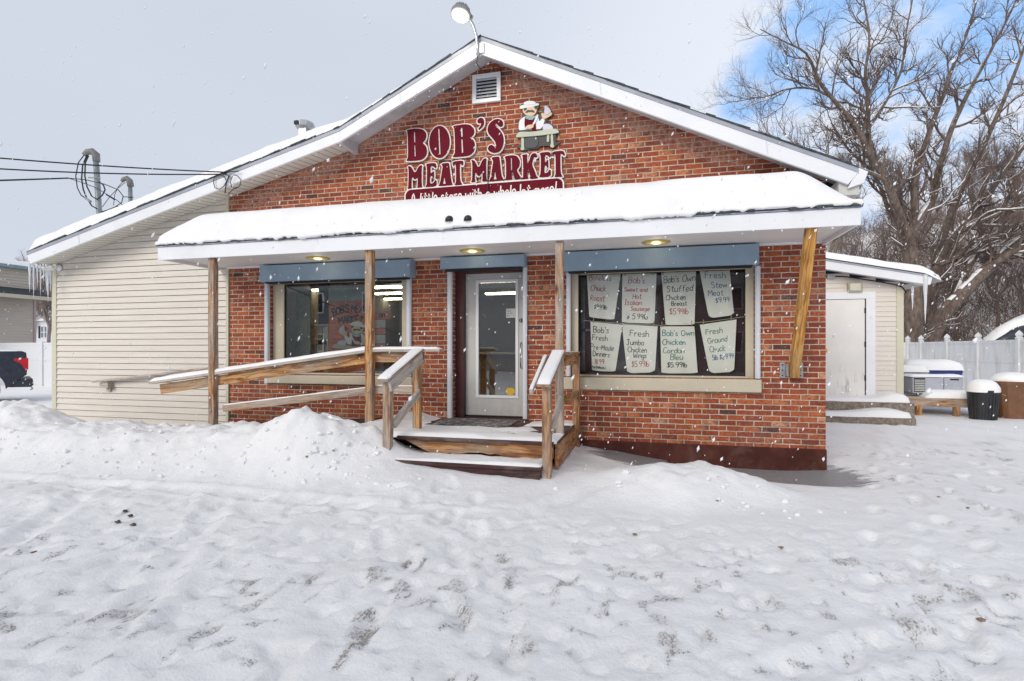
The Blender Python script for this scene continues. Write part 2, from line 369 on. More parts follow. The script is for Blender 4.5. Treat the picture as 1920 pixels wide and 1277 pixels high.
# ---- snow
def snow_mat(name='snow', ground=False):
    g = new_mat(name); p = g.pos()
    c = g.mixc(g.mapr(g.noise(p, 1.6, 5), .35, .7), (.88,.87,.87), (.93,.92,.92))
    n1 = g.noise(p, 8, 7, .72); n2 = g.noise(p, 45, 5, .8)
    h = g.math('MULTIPLY_ADD', n1, 1.0, g.math('MULTIPLY', n2, .34))
    if not ground: return g.done(c, .55, g.bump(h, .35, .03), Specular_IOR_Level=.3)
    at = g.n('ShaderNodeAttribute', attribute_name='dirt'); ab = g.n('ShaderNodeAttribute', attribute_name='bare')
    fl = g.noise(g.mapping(p, (1.5, .6, 1)), 34, 6, .8, 1.0); fl2 = g.noise(p, 90, 4, .8)
    dm = g.math('MULTIPLY_ADD', at.outputs['Fac'], .50, g.math('MULTIPLY_ADD', fl, 1.25, -1.12))
    dm = g.math('ADD', dm, g.math('MULTIPLY_ADD', fl2, 1.4, -.71))
    dmk = g.mapr(dm, .0, .10)
    dcol = g.mixc(g.mapr(g.noise(p, 40, 3), .35, .65), (.16,.13,.115), (.33,.25,.20))
    soft = g.mapr(at.outputs['Fac'], .2, 1.1, 0, .28)
    c = g.mixc(soft, c, (.58,.57,.57))
    c = g.mixc(g.math('MULTIPLY', dmk, .78), c, dcol)
    ab2 = g.mapr(g.math('ADD', ab.outputs['Fac'], g.math('MULTIPLY_ADD', g.noise(g.mapping(p, (1, 2.5, 1)), 5, 7, .75), 1.1, -.52)), .30, .50)
    asp = g.mixc(g.mapr(fl2, .4, .65), (.12,.118,.12), (.36,.355,.36))
    c = g.mixc(g.math('MULTIPLY', ab2, .88), c, asp)
    return g.done(c, g.mixc(ab2, (.6,.6,.6), (.38,.38,.38)), g.bump(g.math('SUBTRACT', h, g.math('MULTIPLY', dmk, .5)), .6, .04), Specular_IOR_Level=.3)
M_['snow'] = snow_mat(); M_['ground'] = snow_mat('ground_snow', True)
def glass_mat(name, tint=(1,1,1), refl=1.0, rough=.0, haze=0.0):
    g = new_mat(name); tr = g.n('ShaderNodeBsdfTransparent'); tr.inputs[0].default_value = (*tint, 1)
    gl = g.n('ShaderNodeBsdfGlossy'); gl.inputs['Roughness'].default_value = rough
    fr = g.n('ShaderNodeFresnel'); fr.inputs[0].default_value = 1.5
    g.put(fr.inputs['Normal'], g.bump(g.noise(g.obj(), 1.2, 2), .02, .01))
    g.put(gl.inputs['Normal'], g.bump(g.noise(g.obj(), 1.5, 2), .06, .02))
    m = g.n('ShaderNodeMixShader'); g.put(m.inputs[0], g.math('MULTIPLY', fr.outputs[0], refl)); g.put(m.inputs[1], tr.outputs[0]); g.put(m.inputs[2], gl.outputs[0])
    o = g.n('ShaderNodeOutputMaterial'); g.put(o.inputs[0], m.outputs[0]); return g.m
M_['glass'] = glass_mat('window_glass', (.92,.95,.93), 4.6)
M_['glass2'] = glass_mat('window_glass_clear', (.97,.98,.97), 1.0)
def emis(name, col, s):
    g = new_mat(name); e = g.n('ShaderNodeEmission'); e.inputs[0].default_value = (*col, 1); e.inputs[1].default_value = s
    o = g.n('ShaderNodeOutputMaterial'); g.put(o.inputs[0], e.outputs[0]); return g.m
M_['tube'] = emis('fluorescent_tube', (1, .84, .56), 15)
M_['bulb'] = emis('soffit_bulb', (1, .88, .6), 1.25)
M_['lamp'] = emis('lamp_lens', (1, .95, .78), 1.3)
def ice_mat():
    g = new_mat('ice'); return g.done((.90,.93,.97), .15, g.bump(g.noise(g.obj(), 25, 3), .3, .01), Transmission_Weight=.35, IOR=1.31)
M_['ice'] = ice_mat()
def bark(name, a, b):
    g = new_mat(name); p = g.obj(); n1 = g.noise(g.mapping(p, (1,1,.3)), 9, 6, .7)
    c = g.mixc(g.mapr(n1, .35, .65), a, b); return g.done(c, .9, g.bump(g.noise(g.mapping(p, (1,1,.25)), 22, 5, .7), .8, .03))
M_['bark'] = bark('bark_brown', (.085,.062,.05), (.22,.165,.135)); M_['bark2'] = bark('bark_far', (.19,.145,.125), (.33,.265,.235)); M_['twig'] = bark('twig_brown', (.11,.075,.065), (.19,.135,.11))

# ================================================================== ground
def far(u, v, Z):
    a = (u-960)/CF; return Vector((Z*(a*cs-sn), Z*(a*sn+cs)-CD, CZ+(655-v)/CF*Z))
def ell(X, Y, cx, cy, rx, ry, rot=0, p=1.0):
    c, s = math.cos(rot), math.sin(rot); dx, dy = X-cx, Y-cy
    q = ((dx*c+dy*s)/rx)**2+((-dx*s+dy*c)/ry)**2
    return np.exp(-q**p)
def trail(x0, y0, x1, y1, n, rn):
    out = []; a = math.atan2(y1-y0, x1-x0)
    for k in range(n):
        t = k/(n-1); s_ = .12 if k % 2 else -.12; out.append((x0+(x1-x0)*t-math.sin(a)*s_+rn.uniform(-.05, .05), y0+(y1-y0)*t+math.cos(a)*s_+rn.uniform(-.05, .05), a+rn.uniform(-.2, .2)))
    return out
_rn = random.Random(12)
FEET = trail(-.4, -5.6, -1.7, -2.2, 10, _rn)+trail(-1.3, -5.5, -2.0, -2.3, 9, _rn)+trail(.9, -4.9, 2.9, .2, 13, _rn)+trail(2.9, .2, 3.9, 3.9, 9, _rn)+trail(-4.2, -4.3, -2.3, -2.6, 8, _rn)+trail(1.6, -3.6, 4.6, 1.5, 12, _rn)
RUTS = [(-3.4, -6.2, -5.4, -2.9, .1), (-2.0, -6.2, -3.9, -2.9, .1), (-1.5, -4.2, -.45, -1.9, -.12), (1.2, -5.4, 5.2, 5.5, -.5), (2.4, -5.4, 6.6, 4.5, -.6), (-8.0, -2.9, -1.0, -2.9, 0), (.3, -6.0, 4.5, -3.0, 0), (.0, -5.0, 4.6, -1.8, .1)]
def ground_h(X, Y, fine=True):
    h = .05*np.ones_like(X)
    wx = (fbm(X*.9, Y*.9, 3)-.5)*.5; wy = (fbm(X*.9+50, Y*.9+9, 3)-.5)*.35
    x, y = X+wx, Y+wy
    h += .17*ell(X, Y, -1.9, -1.1, 1.5, 1.2, 0, 1.5)                    # rise in front of the steps
    h += .07*ell(X, Y, -3.9, -2.2, 1.6, .8)
    m = .62*ell(x, y, -8.80, -1.35, .85, .85, .1, 1.1)                     # pile by the siding corner
    m = np.maximum(m, .40*ell(x, y, -7.0, -1.55, 3.0, .85, 0, 1.6))
    m = np.maximum(m, .42*ell(x, y, -4.9, -1.45, 1.6, .85, 0, 1.4))
    m = np.maximum(m, .60*ell(x, y, -3.68, -1.66, .86, .60, 0, 1.5)+.14*ell(x, y, -3.7, -2.15, 1.0, .32))
    m = np.maximum(m, .25*ell(x, y, .42, -1.55, .85, .58, .15, 1.6))        # low pile right of the steps
    lump = fbm(X*2.6, Y*2.6, 5)-.45
    h += m*(1+.38*lump)
    h += .05*ell(X, Y, -5.5, -3.3, 1.8, .35, .05)*(.6+.8*fbm(X*2, Y*2, 3))
    h += .03*ell(X, Y, .5, -2.9, 2.2, .5)+.05*ell(X, Y, 2.8, -1.2, .5, 1.6)
    bare = np.exp(-(np.clip((X-.85)/1.5, -9, 9))**4-(np.clip((Y+.10+.13*X)/.62, -9, 9))**4)
    h = h*(1-bare)+bare*(-.03-.02*(X-1)+.05*sstep(.4, -.8, X)*4)
    h = np.where((Y > -.6) & (X < .3) & (X > -.95), np.maximum(h, .17-.16*(X+.85)/1.2), h)
    far_ = sstep(12, 40, np.hypot(X, Y))
    h += far_*.35*(fbm(X*.03, Y*.03, 3)-.5)
    hill = sstep(17, 62, X*.6+Y*.7)*(11+7*fbm(X*.03+3, Y*.03, 3))*sstep(6, 18, X)
    h += hill
    h += sstep(55, 160, Y)*sstep(5, -60, X)*9
    h -= sstep(-8, -12, Y)*.1
    for (px_, py_, ang) in FEET:
        sel = (np.abs(X-px_) < .3) & (np.abs(Y-py_) < .3)
        if not sel.any(): continue
        dx_, dy_ = X[sel]-px_, Y[sel]-py_; c_, s_ = math.cos(ang), math.sin(ang); q = np.sqrt(((dx_*c_+dy_*s_)/.15)**2+((-dx_*s_+dy_*c_)/.062)**2)
        h[sel] += -.026*np.exp(-q**4)+.012*np.exp(-((q-1.35)/.3)**2)
    for (ax_, ay_, bx_, by_, cv) in RUTS:
        t_ = np.clip(((X-ax_)*(bx_-ax_)+(Y-ay_)*(by_-ay_))/((bx_-ax_)**2+(by_-ay_)**2), 0, 1); qx = ax_+(bx_-ax_)*t_+cv*4*t_*(1-t_); qy = ay_+(by_-ay_)*t_; dd_ = np.hypot(X-qx, Y-qy)
        e_ = np.sin(np.pi*t_)**.4; h += e_*(-.022*np.exp(-(dd_/.10)**4)+.014*np.exp(-((dd_-.15)/.045)**2))
    if fine:
        rough = fbm(X*5.5, Y*5.5, 5)-.5; tr = fbm(X*7+2*fbm(X, Y, 2), Y*1.7, 4)-.5; sm = fbm(X*1.3, Y*1.3, 3)-.5
        am = .35+.65*sstep(-1.9, -3.6, Y)
        h += (1-bare*.9)*(am*(.050*rough+.045*tr)+.05*sm)+m*.13*(fbm(X*9, Y*9, 3)-.5)+m*.20*np.abs(fbm(X*3.7+7, Y*3.7, 4)-.5)*2-m*.05
        fp = fbm(X*11+3, Y*9, 3); h -= .028*sstep(.60, .72, fp)*sstep(-2.2, -3.2, Y)
    return h, bare
def axis(a, b, c, d, fine, g=1.13):
    mid = list(np.arange(b, c, fine)); s = fine; lo = []; x = b
    while x > a: s *= g; x -= s; lo.append(x)
    hi = []; s = fine; x = c
    while x < d: s *= g; x += s; hi.append(x)
    return np.array(lo[::-1]+mid+hi)
gx = axis(-160, -9.5, 5.5, 220, .033); gy = axis(-60, -5.6, .6, 260, .03)
GX, GY = np.meshgrid(gx, gy, indexing='ij')
GZ, BARE = ground_h(GX, GY)
tw = GX+.5*(fbm(GX*.6, GY*.6, 3)-.5)
trk = fbm(tw*5.5+.8*GY, GY*1.1, 4); trk2 = fbm(GX*2.0+9, GY*5.0+GX*1.5, 4)
big = fbm(GX*.9+4, GY*.9+7, 3)
dirt = np.maximum(sstep(.58, .76, trk)*.75, sstep(.54, .70, trk2)*sstep(-1, 1, GX+.6)*.85)
dirt = np.clip(dirt*(.45+.75*sstep(.33, .55, big))*(.55+.9*sstep(.38, .62, fbm(GX*9, GY*4, 3))), 0, 1)
dirt = dirt*(.35+.9*sstep(.46, .60, fbm(GX*15, GY*7, 3)))
crk = sstep(.030, .006, np.abs(fbm(tw*2.6, GY*.75+3, 3)-.5))*sstep(.50, .60, fbm(GX*6, GY*3.2, 3))
crk2 = sstep(.028, .006, np.abs(fbm(GX*1.3+5, GY*3.0+GX, 3)-.52))*sstep(.50, .60, fbm(GX*5+9, GY*6, 3))*sstep(-.5, 1, GX)
spk = sstep(.66, .76, fbm(GX*10+2, GY*8+6, 2))
dirt = np.maximum(dirt, np.maximum(np.maximum(crk, crk2)*.95, spk*.98))
for (px_, py_, ang) in FEET:
    dx_, dy_ = GX-px_, GY-py_; c_, s_ = math.cos(ang), math.sin(ang); a_ = (dx_*c_+dy_*s_)/.14; q = np.sqrt(a_**2+((-dx_*s_+dy_*c_)/.055)**2); dirt = np.maximum(dirt, (1-sstep(.8, 1.1, q))*(.55+.5*np.sin(a_*18))*float(_rn.uniform(.45, .95)))
near = sstep(-2.2, -3.9, GY-.12*GX)
rightside = sstep(1.2, 2.6, GX)*sstep(6, 1.5, GY)*sstep(-5, -2.2, GY)*.85
dirt = dirt*np.maximum(near, rightside)
for u_, v_, r_ in ((232,975,.16), (285,1125,.10), (350,1122,.08), (600,1090,.12), (325,1065,.12), (785,1035,.14), (895,1080,.12), (870,1160,.22), (990,1235,.2), (1235,1180,.18), (1260,1210,.14), (1700,1190,.2), (1850,1155,.1), (655,872,.10), (715,866,.08), (640,905,.06), (1400,860,.0001),
        (780,1150,.10), (815,1150,.09), (465,1070,.1), (575,1095,.12), (140,1175,.16), (1040,1130,.12), (1330,1215,.14), (1440,1195,.12), (1550,1175,.12), (620,860,.15), (575,903,.07), (1345,945,.06), (1190,1000,.06), (1660,1095,.12)):
    a_ = (u_-960)/CF; t_ = CZ/((v_-655)/CF); px, py = t_*(a_*cs-sn), t_*(a_*sn+cs)-CD
    q = ((GX-px+.25*(GY-py))/(r_*.36))**2+((GY-py)/(r_*.75))**2; dirt = np.maximum(dirt, np.exp(-q)*1.08)
grid_obj('snowy_ground', gx, gy, GZ, M_['ground'], None, {'dirt': dirt, 'bare': BARE}, kind='structure')
def gz(x, y): return float(ground_h(np.array([[x]]), np.array([[y]]), False)[0][0, 0])

# ================================================================== store building
XL, XB, XR = -10.05, -6.41, 2.11                       # siding corner, brick starts, right corner
YO = -.44                                             # rake overhang
PROF = [(-10.01, 3.06), (-4.16, 4.55), (-2.08, 5.53), (2.30, 3.45)]       # top of the white rake boards
def prof(x, dz=0.0):
    for (a, za), (b, zb) in zip(PROF, PROF[1:]):
        if x <= b or b == PROF[-1][0]: return za+(zb-za)*(x-a)/(b-a)+dz
store = thing('brick_store', (-4, 3, 0), 'red brick gabled meat market with cream siding wing and snow covered canopy', 'building')
ZP = 2.75
def walltop(x):                                        # under the roof slab, a little inside it
    return prof(x)-.02
W1 = (-5.66, -3.33, 1.06, 2.50); W2 = (-.975, 1.325, 1.08, 2.50); DR = (-2.66, -1.60, .46, 2.59)
b = MB()
def wall_rects(y):
    xs = [XB, W1[0], W1[1], DR[0], DR[1], W2[0], W2[1], XR]
    for x0, x1 in zip(xs, xs[1:]):
        op = None
        for o in (W1, W2, DR):
            if abs(o[0]-x0) < 1e-6: op = o
        if op: segs = [(.10, op[2]), (op[3], ZP)]
        else: segs = [(.10, ZP)]
        for z0, z1 in segs: b.quad((x0, y, z0), (x1, y, z0), (x1, y, z1), (x0, y, z1))
    for o in (W1, W2, DR):
        b.quad((o[0], y, o[2]), (o[0], y+.30, o[2]), (o[0], y+.30, o[3]), (o[0], y, o[3]))
        b.quad((o[1], y, o[2]), (o[1], y+.30, o[2]), (o[1], y+.30, o[3]), (o[1], y, o[3]))
        b.quad((o[0], y, o[3]), (o[1], y, o[3]), (o[1], y+.3, o[3]), (o[0], y+.3, o[3]))
        b.quad((o[0], y, o[2]), (o[1], y, o[2]), (o[1], y+.3, o[2]), (o[0], y+.3, o[2]))
wall_rects(0.0)
for x0, x1 in ((XB, -4.16), (-4.16, -2.08), (-2.08, XR)):
    b.quad((x0, 0, ZP), (x1, 0, ZP), (x1, 0, walltop(x1)), (x0, 0, walltop(x0)))
b.quad((XR, 0, .1), (XR, 12, .1), (XR, 12, walltop(XR)), (XR, 0, walltop(XR)))
b.quad((XB, 12, .1), (XR, 12, .1), (XR, 12, 3.4), (XB, 12, 3.4))
b.build('brick_wall', M_['brick'], store, fix=False)
# painted base
b = MB(); b.box(XB, XR+.012, -.012, .4, -.3, .245); b.box(XR-.2, XR+.012, .4, 12, -.3, .245); b.build('painted_base', M_['maroon_base'], store, bevel=.01)
# inner shell of the shop: floor, back wall, ceiling
b = MB(); b.quad((XB, .3, .45), (XR-.1, .3, .45), (XR-.1, 6, .45), (XB, 6, .45)); b.build('shop_floor', simple('shop_floor', (.25,.22,.2), .4), store, fix=False)
b = MB(); b.quad((XB, 6, .45), (XR-.1, 6, .45), (XR-.1, 6, 2.9), (XB, 6, 2.9)); b.quad((XB+.02, .3, .45), (XB+.02, 6, .45), (XB+.02, 6, 2.9), (XB+.02, .3, 2.9)); b.quad((XR-.1, .3, .45), (XR-.1, 6, .45), (XR-.1, 6, 2.9), (XR-.1, .3, 2.9))
b.quad((-1.3, .3, .45), (-1.3, 3, .45), (-1.3, 3, 2.9), (-1.3, .3, 2.9)); b.build('inner_wall', M_['wallint'], store, fix=False)
b = MB(); b.quad((XB, .3, 2.9), (XR-.1, .3, 2.9), (XR-.1, 6, 2.9), (XB, 6, 2.9)); b.build('ceiling', simple('shop_ceiling', (.32,.31,.29), .8), store, fix=False)
# siding wall, lapped courses
b = MB(); z = .10; n = 0
def xroof(z): return XL if z < PROF[0][1] else PROF[0][0]+(z-PROF[0][1])*(PROF[1][0]-PROF[0][0])/(PROF[1][1]-PROF[0][1])
while z < 4.0:
    x0 = max(XL, xroof(z+.0)-.02); x0b = max(XL, xroof(z+.1016)-.02)
    if x0 < XB-.02:
        b.quad((x0, -.022, z), (XB-.03, -.022, z), (XB-.03, -.008, z+.091), (min(x0b, XB-.03), -.008, z+.091))
        b.quad((x0, .014, z), (XB-.03, .014, z), (XB-.03, -.022, z), (x0, -.022, z)); b.quad((x0, .014, z-.0106), (XB-.03, .014, z-.0106), (XB-.03, .014, z), (x0, .014, z)); b.quad((x0, -.008, z-.0106), (XB-.03, -.008, z-.0106), (XB-.03, .014, z-.0106), (x0, .014, z-.0106))
    z += .1016
b.quad((XL, 0, .1), (XL, 12, .1), (XL, 12, 3.0), (XL, 0, 3.0))
b.build('siding', M_['siding'], store, fix=False)
b = MB(); b.box(XL-.03, XL+.07, -.03, .07, .1, 2.99); b.build('corner_trim', M_['cornertrim'], store, bevel=.004)
b = MB(); b.box(XB-.045, XB+.003, -.030, .0, .1, 3.96); b.build('corner_trim', M_['cornertrim'], store, bevel=.004)
# ---- roof slab
def sweep(name, pr, y0, y1, up0, up1, mat, parent, **k):
    """closed slab following a roof profile"""
    b = MB(); pts = [(x, z+up1) for x, z in pr]+[(x, z+up0) for x, z in reversed(pr)]
    b.prism(pts, y0, y1); return b.build(name, mat, parent, **k)
roof = sweep('roof', [(x, z) for x, z in PROF], YO+.02, 12.3, -.05, .045, M_['shingle'], store)
# white rake boards (left low, left, right) and drip edge strips
for i in range(3):
    (xa, za), (xb, zb) = PROF[i], PROF[i+1]
    hz = (.185, .205)[i > 0]
    lo = [(xa, za-hz), (xb, zb-hz)]
    if i == 0: lo = [(xa+.05, za-.19), (xb, zb-.185)]
    if i == 1: lo = [(xa, za-.185), (xb, zb-.215)]
    if i == 2: lo = [(xa, za-.215), (xb-.10, zb-.16)]
    b = MB(); b.prism([(xa, za-.035), (xb, zb-.035), lo[1], lo[0]], YO-.02, YO+.02); b.build('rake_board', M_['white'], store, bevel=.004)
    b = MB(); b.prism([(xa, za+.012), (xb, zb+.012), (xb, zb-.037), (xa, za-.037)], YO-.028, YO+.0); b.build('drip_edge', M_['drip'] if i != 2 else M_['drip'], store)
    # ragged ends of the shingle courses
    b = MB(); L_ = math.hypot(xb-xa, zb-za); k = 0; t = 0
    while t < L_:
        dl = random.uniform(.12, .26); t2 = min(L_, t+dl); q0, q1 = t/L_, t2/L_; up = random.uniform(.022, .045); lw = random.uniform(.0, .012)
        x0_, z0_, x1_, z1_ = xa+(xb-xa)*q0, za+(zb-za)*q0, xa+(xb-xa)*q1, za+(zb-za)*q1
        b.prism([(x0_, z0_+.013-lw*0), (x1_, z1_+.013), (x1_, z1_+up), (x0_, z0_+up-.006)], YO-.03-random.uniform(0, .018), YO+.1)
        t = t2
    b.build('shingle_edge', M_['shingle'], store)
# seams of the rake boards
b = MB()
for x in (-8.9, -6.0, -3.25, -.55, 1.35): b.prism([(x, prof(x)-.04), (x+.012, prof(x+.012)-.04), (x+.03, prof(x)-.2), (x+.018, prof(x)-.2)], YO-.0235, YO-.02)
b.build('board_seam', M_['white_track'], store)
# soffits: low vented one on the left, plain ones below the gable
def soffit_mat():
    g = new_mat('vented_soffit'); p = g.obj(); sp = g.n('ShaderNodeSeparateXYZ'); g.put(sp.inputs[0], p)
    fx = g.math('FRACT', g.math('DIVIDE', sp.outputs[0], .105)); ln = g.mapr(g.math('ABSOLUTE', g.math('SUBTRACT', fx, .5)), .02, .09, 1, 0)
    c = g.mixc(ln, (.66,.64,.58), (.16,.155,.14)); return g.done(c, .55)
b = MB(); xa, za, xb, zb = PROF[0][0]+.05, PROF[0][1]-.175, PROF[1][0]-.02, PROF[1][1]-.172
b.add([(xa, YO+.018, za), (xb, YO+.018, zb), (xb, -.02, zb+.05), (xa, -.02, za+.05), (xa, YO+.018, za+.02), (xb, YO+.018, zb+.02), (xb, -.02, zb+.07), (xa, -.02, za+.07)],
      [(0,1,2,3), (4,7,6,5), (0,4,5,1), (1,5,6,2), (2,6,7,3), (3,7,4,0)]); b.build('vented_soffit', soffit_mat(), store)
for (xa, za), (xb, zb) in ((PROF[1], PROF[2]), (PROF[2], PROF[3])):
    b = MB(); b.add([(xa, YO+.018, za-.08), (xb, YO+.018, zb-.08), (xb, 0, zb-.07), (xa, 0, za-.07), (xa, YO+.018, za-.06), (xb, YO+.018, zb-.06), (xb, 0, zb-.05), (xa, 0, za-.05)],
      [(0,1,2,3), (4,7,6,5), (0,4,5,1), (1,5,6,2), (2,6,7,3), (3,7,4,0)]); b.build('soffit', simple('grey_soffit', (.50,.50,.52), .6), store)
b = MB(); b.box(-4.20, -4.14, YO+.022, -.001, 4.345, 4.50); b.build('soffit_end_cap', simple('grey_soffit_cap', (.50,.50,.52), .6), store)
# eave boxes, right end
b = MB(); b.box(2.12, 2.33, YO+.03, 12, 3.18, 3.36); b.build('eave_box', simple('old_eave_trim', (.55,.54,.50), .6, .12, 4, .2, dirt=(.2,.19,.16), dirtamt=.6), store, bevel=.005)
b = MB(); b.prism([(2.20, 3.25), (2.36, 3.30), (2.40, 3.42), (2.31, 3.47), (2.27, 3.40)], YO-.01, YO+.05); b.build('eave_return', M_['white'], store)
# snow on the left slopes
def rb(X, Y):
    x = np.clip(X, PROF[0][0], PROF[3][0]); return np.interp(x, [p[0] for p in PROF], [p[1] for p in PROF])+.04
def snow_thin(X, Y): return np.interp(X, [-10.1, -9.6, -4.6, -3.6, -2.5, -2.15], [1.0, 1.0, .80, .42, .26, .10])
snow_cap('roof_snow', -10.0, -2.10, YO-.005, 9, rb, .26, .24, M_['snow'], roof, .06, .03, 3, 'WSE', snow_thin)
snow_cap('roof_snow', -1.95, 2.0, 1.2, 9, rb, .10, .5, M_['snow'], roof, .12, .05, 5, 'NSEW')
# gable vent
b = MB(); vx0, vx1, vz0, vz1 = -2.345, -1.935, 4.885, 5.285
for r in ((vx0, vx1, vz0, vz0+.055), (vx0, vx1, vz1-.055, vz1), (vx0, vx0+.055, vz0+.055, vz1-.055), (vx1-.055, vx1, vz0+.055, vz1-.055)): b.box(r[0], r[1], -.04, .01, r[2], r[3])
vent = b.build('gable_vent', M_['white'], store, bevel=.003)
b = MB(); b.box(vx0+.05, vx1-.05, -.006, -.002, vz0+.05, vz1-.05); b.build('vent_screen', M_['dark'], vent)
b = MB()
for k in range(6):
    z = vz0+.075+k*.046
    b.add([(vx0+.055, -.034, z), (vx1-.055, -.034, z), (vx1-.055, -.008, z+.03), (vx0+.055, -.008, z+.03), (vx0+.055, -.034, z+.006), (vx1-.055, -.034, z+.006), (vx1-.055, -.008, z+.036), (vx0+.055, -.008, z+.036)],
        [(0,1,2,3), (4,7,6,5), (0,4,5,1), (1,5,6,2), (2,6,7,3), (3,7,4,0)])
b.build('louvre', M_['white_track'], vent)
# roof vent hood on the left slope
hood = thing('roof_exhaust_hood', (-5.75, 1.0, 4.2), 'small square galvanised exhaust hood poking above the snow on the left roof slope', 'vent')
c = P(572, 240, 1.0)
b = MB(); b.box(c.x-.07, c.x+.07, .92, 1.08, 4.1, c.z-.02); b.build('duct', M_['steel'], hood)
b = MB(); b.lathe([(.085, -.03), (.16, .0), (.165, .07), (.12, .10), (.05, .12)], (c.x, 1.0, c.z), 8); b.build('cowl', M_['steel'], hood, bevel=.004)
b = MB(); b.box(c.x-.10, c.x-.02, .83, .86, c.z+.01, c.z+.07); b.build('opening', M_['dark'], hood)

# ================================================================== canopy (part of the store) with posts
PX0, PX1, PY = -6.57, 2.09, -1.12
b = MB(); b.box(PX0, PX1, PY-.02, PY+.012, 2.69, 2.865); b.box(PX0, PX0+.025, PY+.012, -.03, 2.70, 2.865); b.box(PX1-.025, PX1, PY+.012, -.005, 2.70, 2.865)
canopy = b.build('canopy_roof', M_['white'], store, bevel=.003)
b = MB(); b.box(PX0+.025, PX1-.025, PY+.012, -.002, 2.745, 2.77); b.build('soffit', simple('canopy_soffit', (.80,.77,.74), .6, .05, 1.5, .04, dirt=(.5,.46,.40), dirtamt=.35), canopy)
b = MB(); b.box(XB, PX1-.03, -.05, -.004, 2.722, 2.746); b.build('wall_moulding', M_['white'], canopy)
b = MB(); b.box(PX0-.012, PX1+.012, PY-.035, PY+.0, 2.867, 2.897); b.build('drip_edge', simple('canopy_drip', (.30,.33,.40), .35, .3, 20, .3), canopy)
b = MB(); pts = [(PY-.045, 2.899), (-.0, 3.20), (-.0, 3.14), (PY-.03, 2.87)]
vs = [(PX0-.015, y, z) for y, z in pts]+[(PX1+.015, y, z) for y, z in pts]
b.add(vs, [(0,1,2,3), (7,6,5,4), (0,4,5,1), (1,5,6,2), (2,6,7,3), (3,7,4,0)]); b.build('shingles', M_['shingle'], canopy)
b = MB(); x = PX0-.01
while x < PX1:
    dx_ = random.uniform(.05, .14)
    if random.random() < .6: b.box(x, min(x+dx_, PX1), PY-.048-random.uniform(0, .012), PY, 2.872+random.uniform(0, .02), 2.902)
    x += dx_
b.build('shingle_edge', M_['shingle'], canopy)
def pb(X, Y): return 2.90+(.30/1.165)*(Y-(PY-.045))
def pf(X, Y): return np.clip(1.0-.10*np.exp(-((X+2.2)/.8)**2)*sstep(-.7, -1.0, Y), 0, 2)*(.25+.75*sstep(0, 1, np.clip((PX1-X)/.55, 0, 1)))*(.55+.45*sstep(0, 1, (X-PX0)/.5))
snow_cap('canopy_snow', PX0, PX1-.02, PY-.05, -.003, pb, .388, .36, M_['snow'], canopy, .03, .02, 11, 'WSE', pf)
# ragged icy lip along the drip edge
b = MB(); nl = 420; vs = []
for i in range(nl+1):
    x = PX0+(PX1-PX0)*i/nl; q = float(fbm(np.array([x*3.1]), np.array([.7]), 5)[0]); q2 = float(fbm(np.array([x*11.0]), np.array([4.7]), 3)[0]); lo = 2.905-.020*max(0, q2-.4)/.3-.018*(q > .55); hi = 2.93+.03*q; out = PY-.052-.022*q
    vs += [(x, out, lo), (x, out-.004, (lo+hi)/2), (x, out+.012, hi), (x, PY, hi+.01), (x, PY, lo)]
b.add(vs, [(i*5+k, i*5+(k+1) % 5, (i+1)*5+(k+1) % 5, (i+1)*5+k) for i in range(nl) for k in range(5)]); b.build('snow_lip', M_['snow'], canopy, smooth=True)
def post(name, x, y, z0, z1, mat, parent, s=.09): return board(name, (x, y, z0), (x, y, z1), s, s, mat, parent, up=(0, -1, 0), bevel=.006, rough=.0025, seg=10)
post('post', -5.735, -1.045, 0, 2.70, M_['wood_mixed'], canopy); post('post', -3.365, -1.045, .1, 2.70, M_['wood_honey'], canopy, .095); post('post', -.955, -1.045, -.05, 2.70, M_['wood_mixed'], canopy)
br_ = board('diagonal_brace', (1.745, -.075, 1.13), (1.665, -1.055, 2.72), .10, .10, M_['wood_fresh'], canopy, up=(0, -1, .3))
b = MB(); b.box(1.60, 1.66, -.018, -.002, 1.10, 1.29); b.box(1.80, 1.86, -.018, -.002, 1.10, 1.29); b.box(1.66, 1.685, -.09, -.002, 1.12, 1.27); b.box(1.775, 1.80, -.09, -.002, 1.12, 1.27)
brk = b.build('bracket', M_['steel'], canopy, bevel=.003)
b = MB()
for x in (1.63, 1.83):
    for z in (1.13, 1.195, 1.26): b.lathe([(.009, -.019), (.009, -.024)], (x, 0, z), 8, 'Y')
b.build('bolt', M_['dark'], brk)
# recessed soffit lights
for x, which in ((-4.50, 'left window'), (-2.20, 'door'), (.13, 'right window')):
    lt = thing('soffit_light', (x, -.47, 2.74), 'lit round brass ringed light in the canopy ceiling above the %s' % which, 'ceiling light', 'lights in the canopy ceiling')
    b = MB(); b.lathe([(.07, 2.735), (.10, 2.728), (.165, 2.736), (.172, 2.745), (.172, 2.746)], (x, -.47, 0), 32); b.build('ring', simple('brass_ring', (.60,.47,.16), .35, .1, 4, .05, metal=.2), lt, smooth=True)
    b = MB(); b.lathe([(.0, 2.715), (.035, 2.72), (.06, 2.733), (.065, 2.741)], (x, -.47, 0), 24); b.build('bulb', M_['bulb'], lt, smooth=True)
    ld = bpy.data.lights.new('soffit_glow', 'POINT'); ld.energy = .6; ld.color = (1, .83, .58); ld.shadow_soft_size = .06
    lo_ = bpy.data.objects.new('soffit_glow', ld); link(lo_, lt, Matrix.Translation((x, -.47, 2.66)))
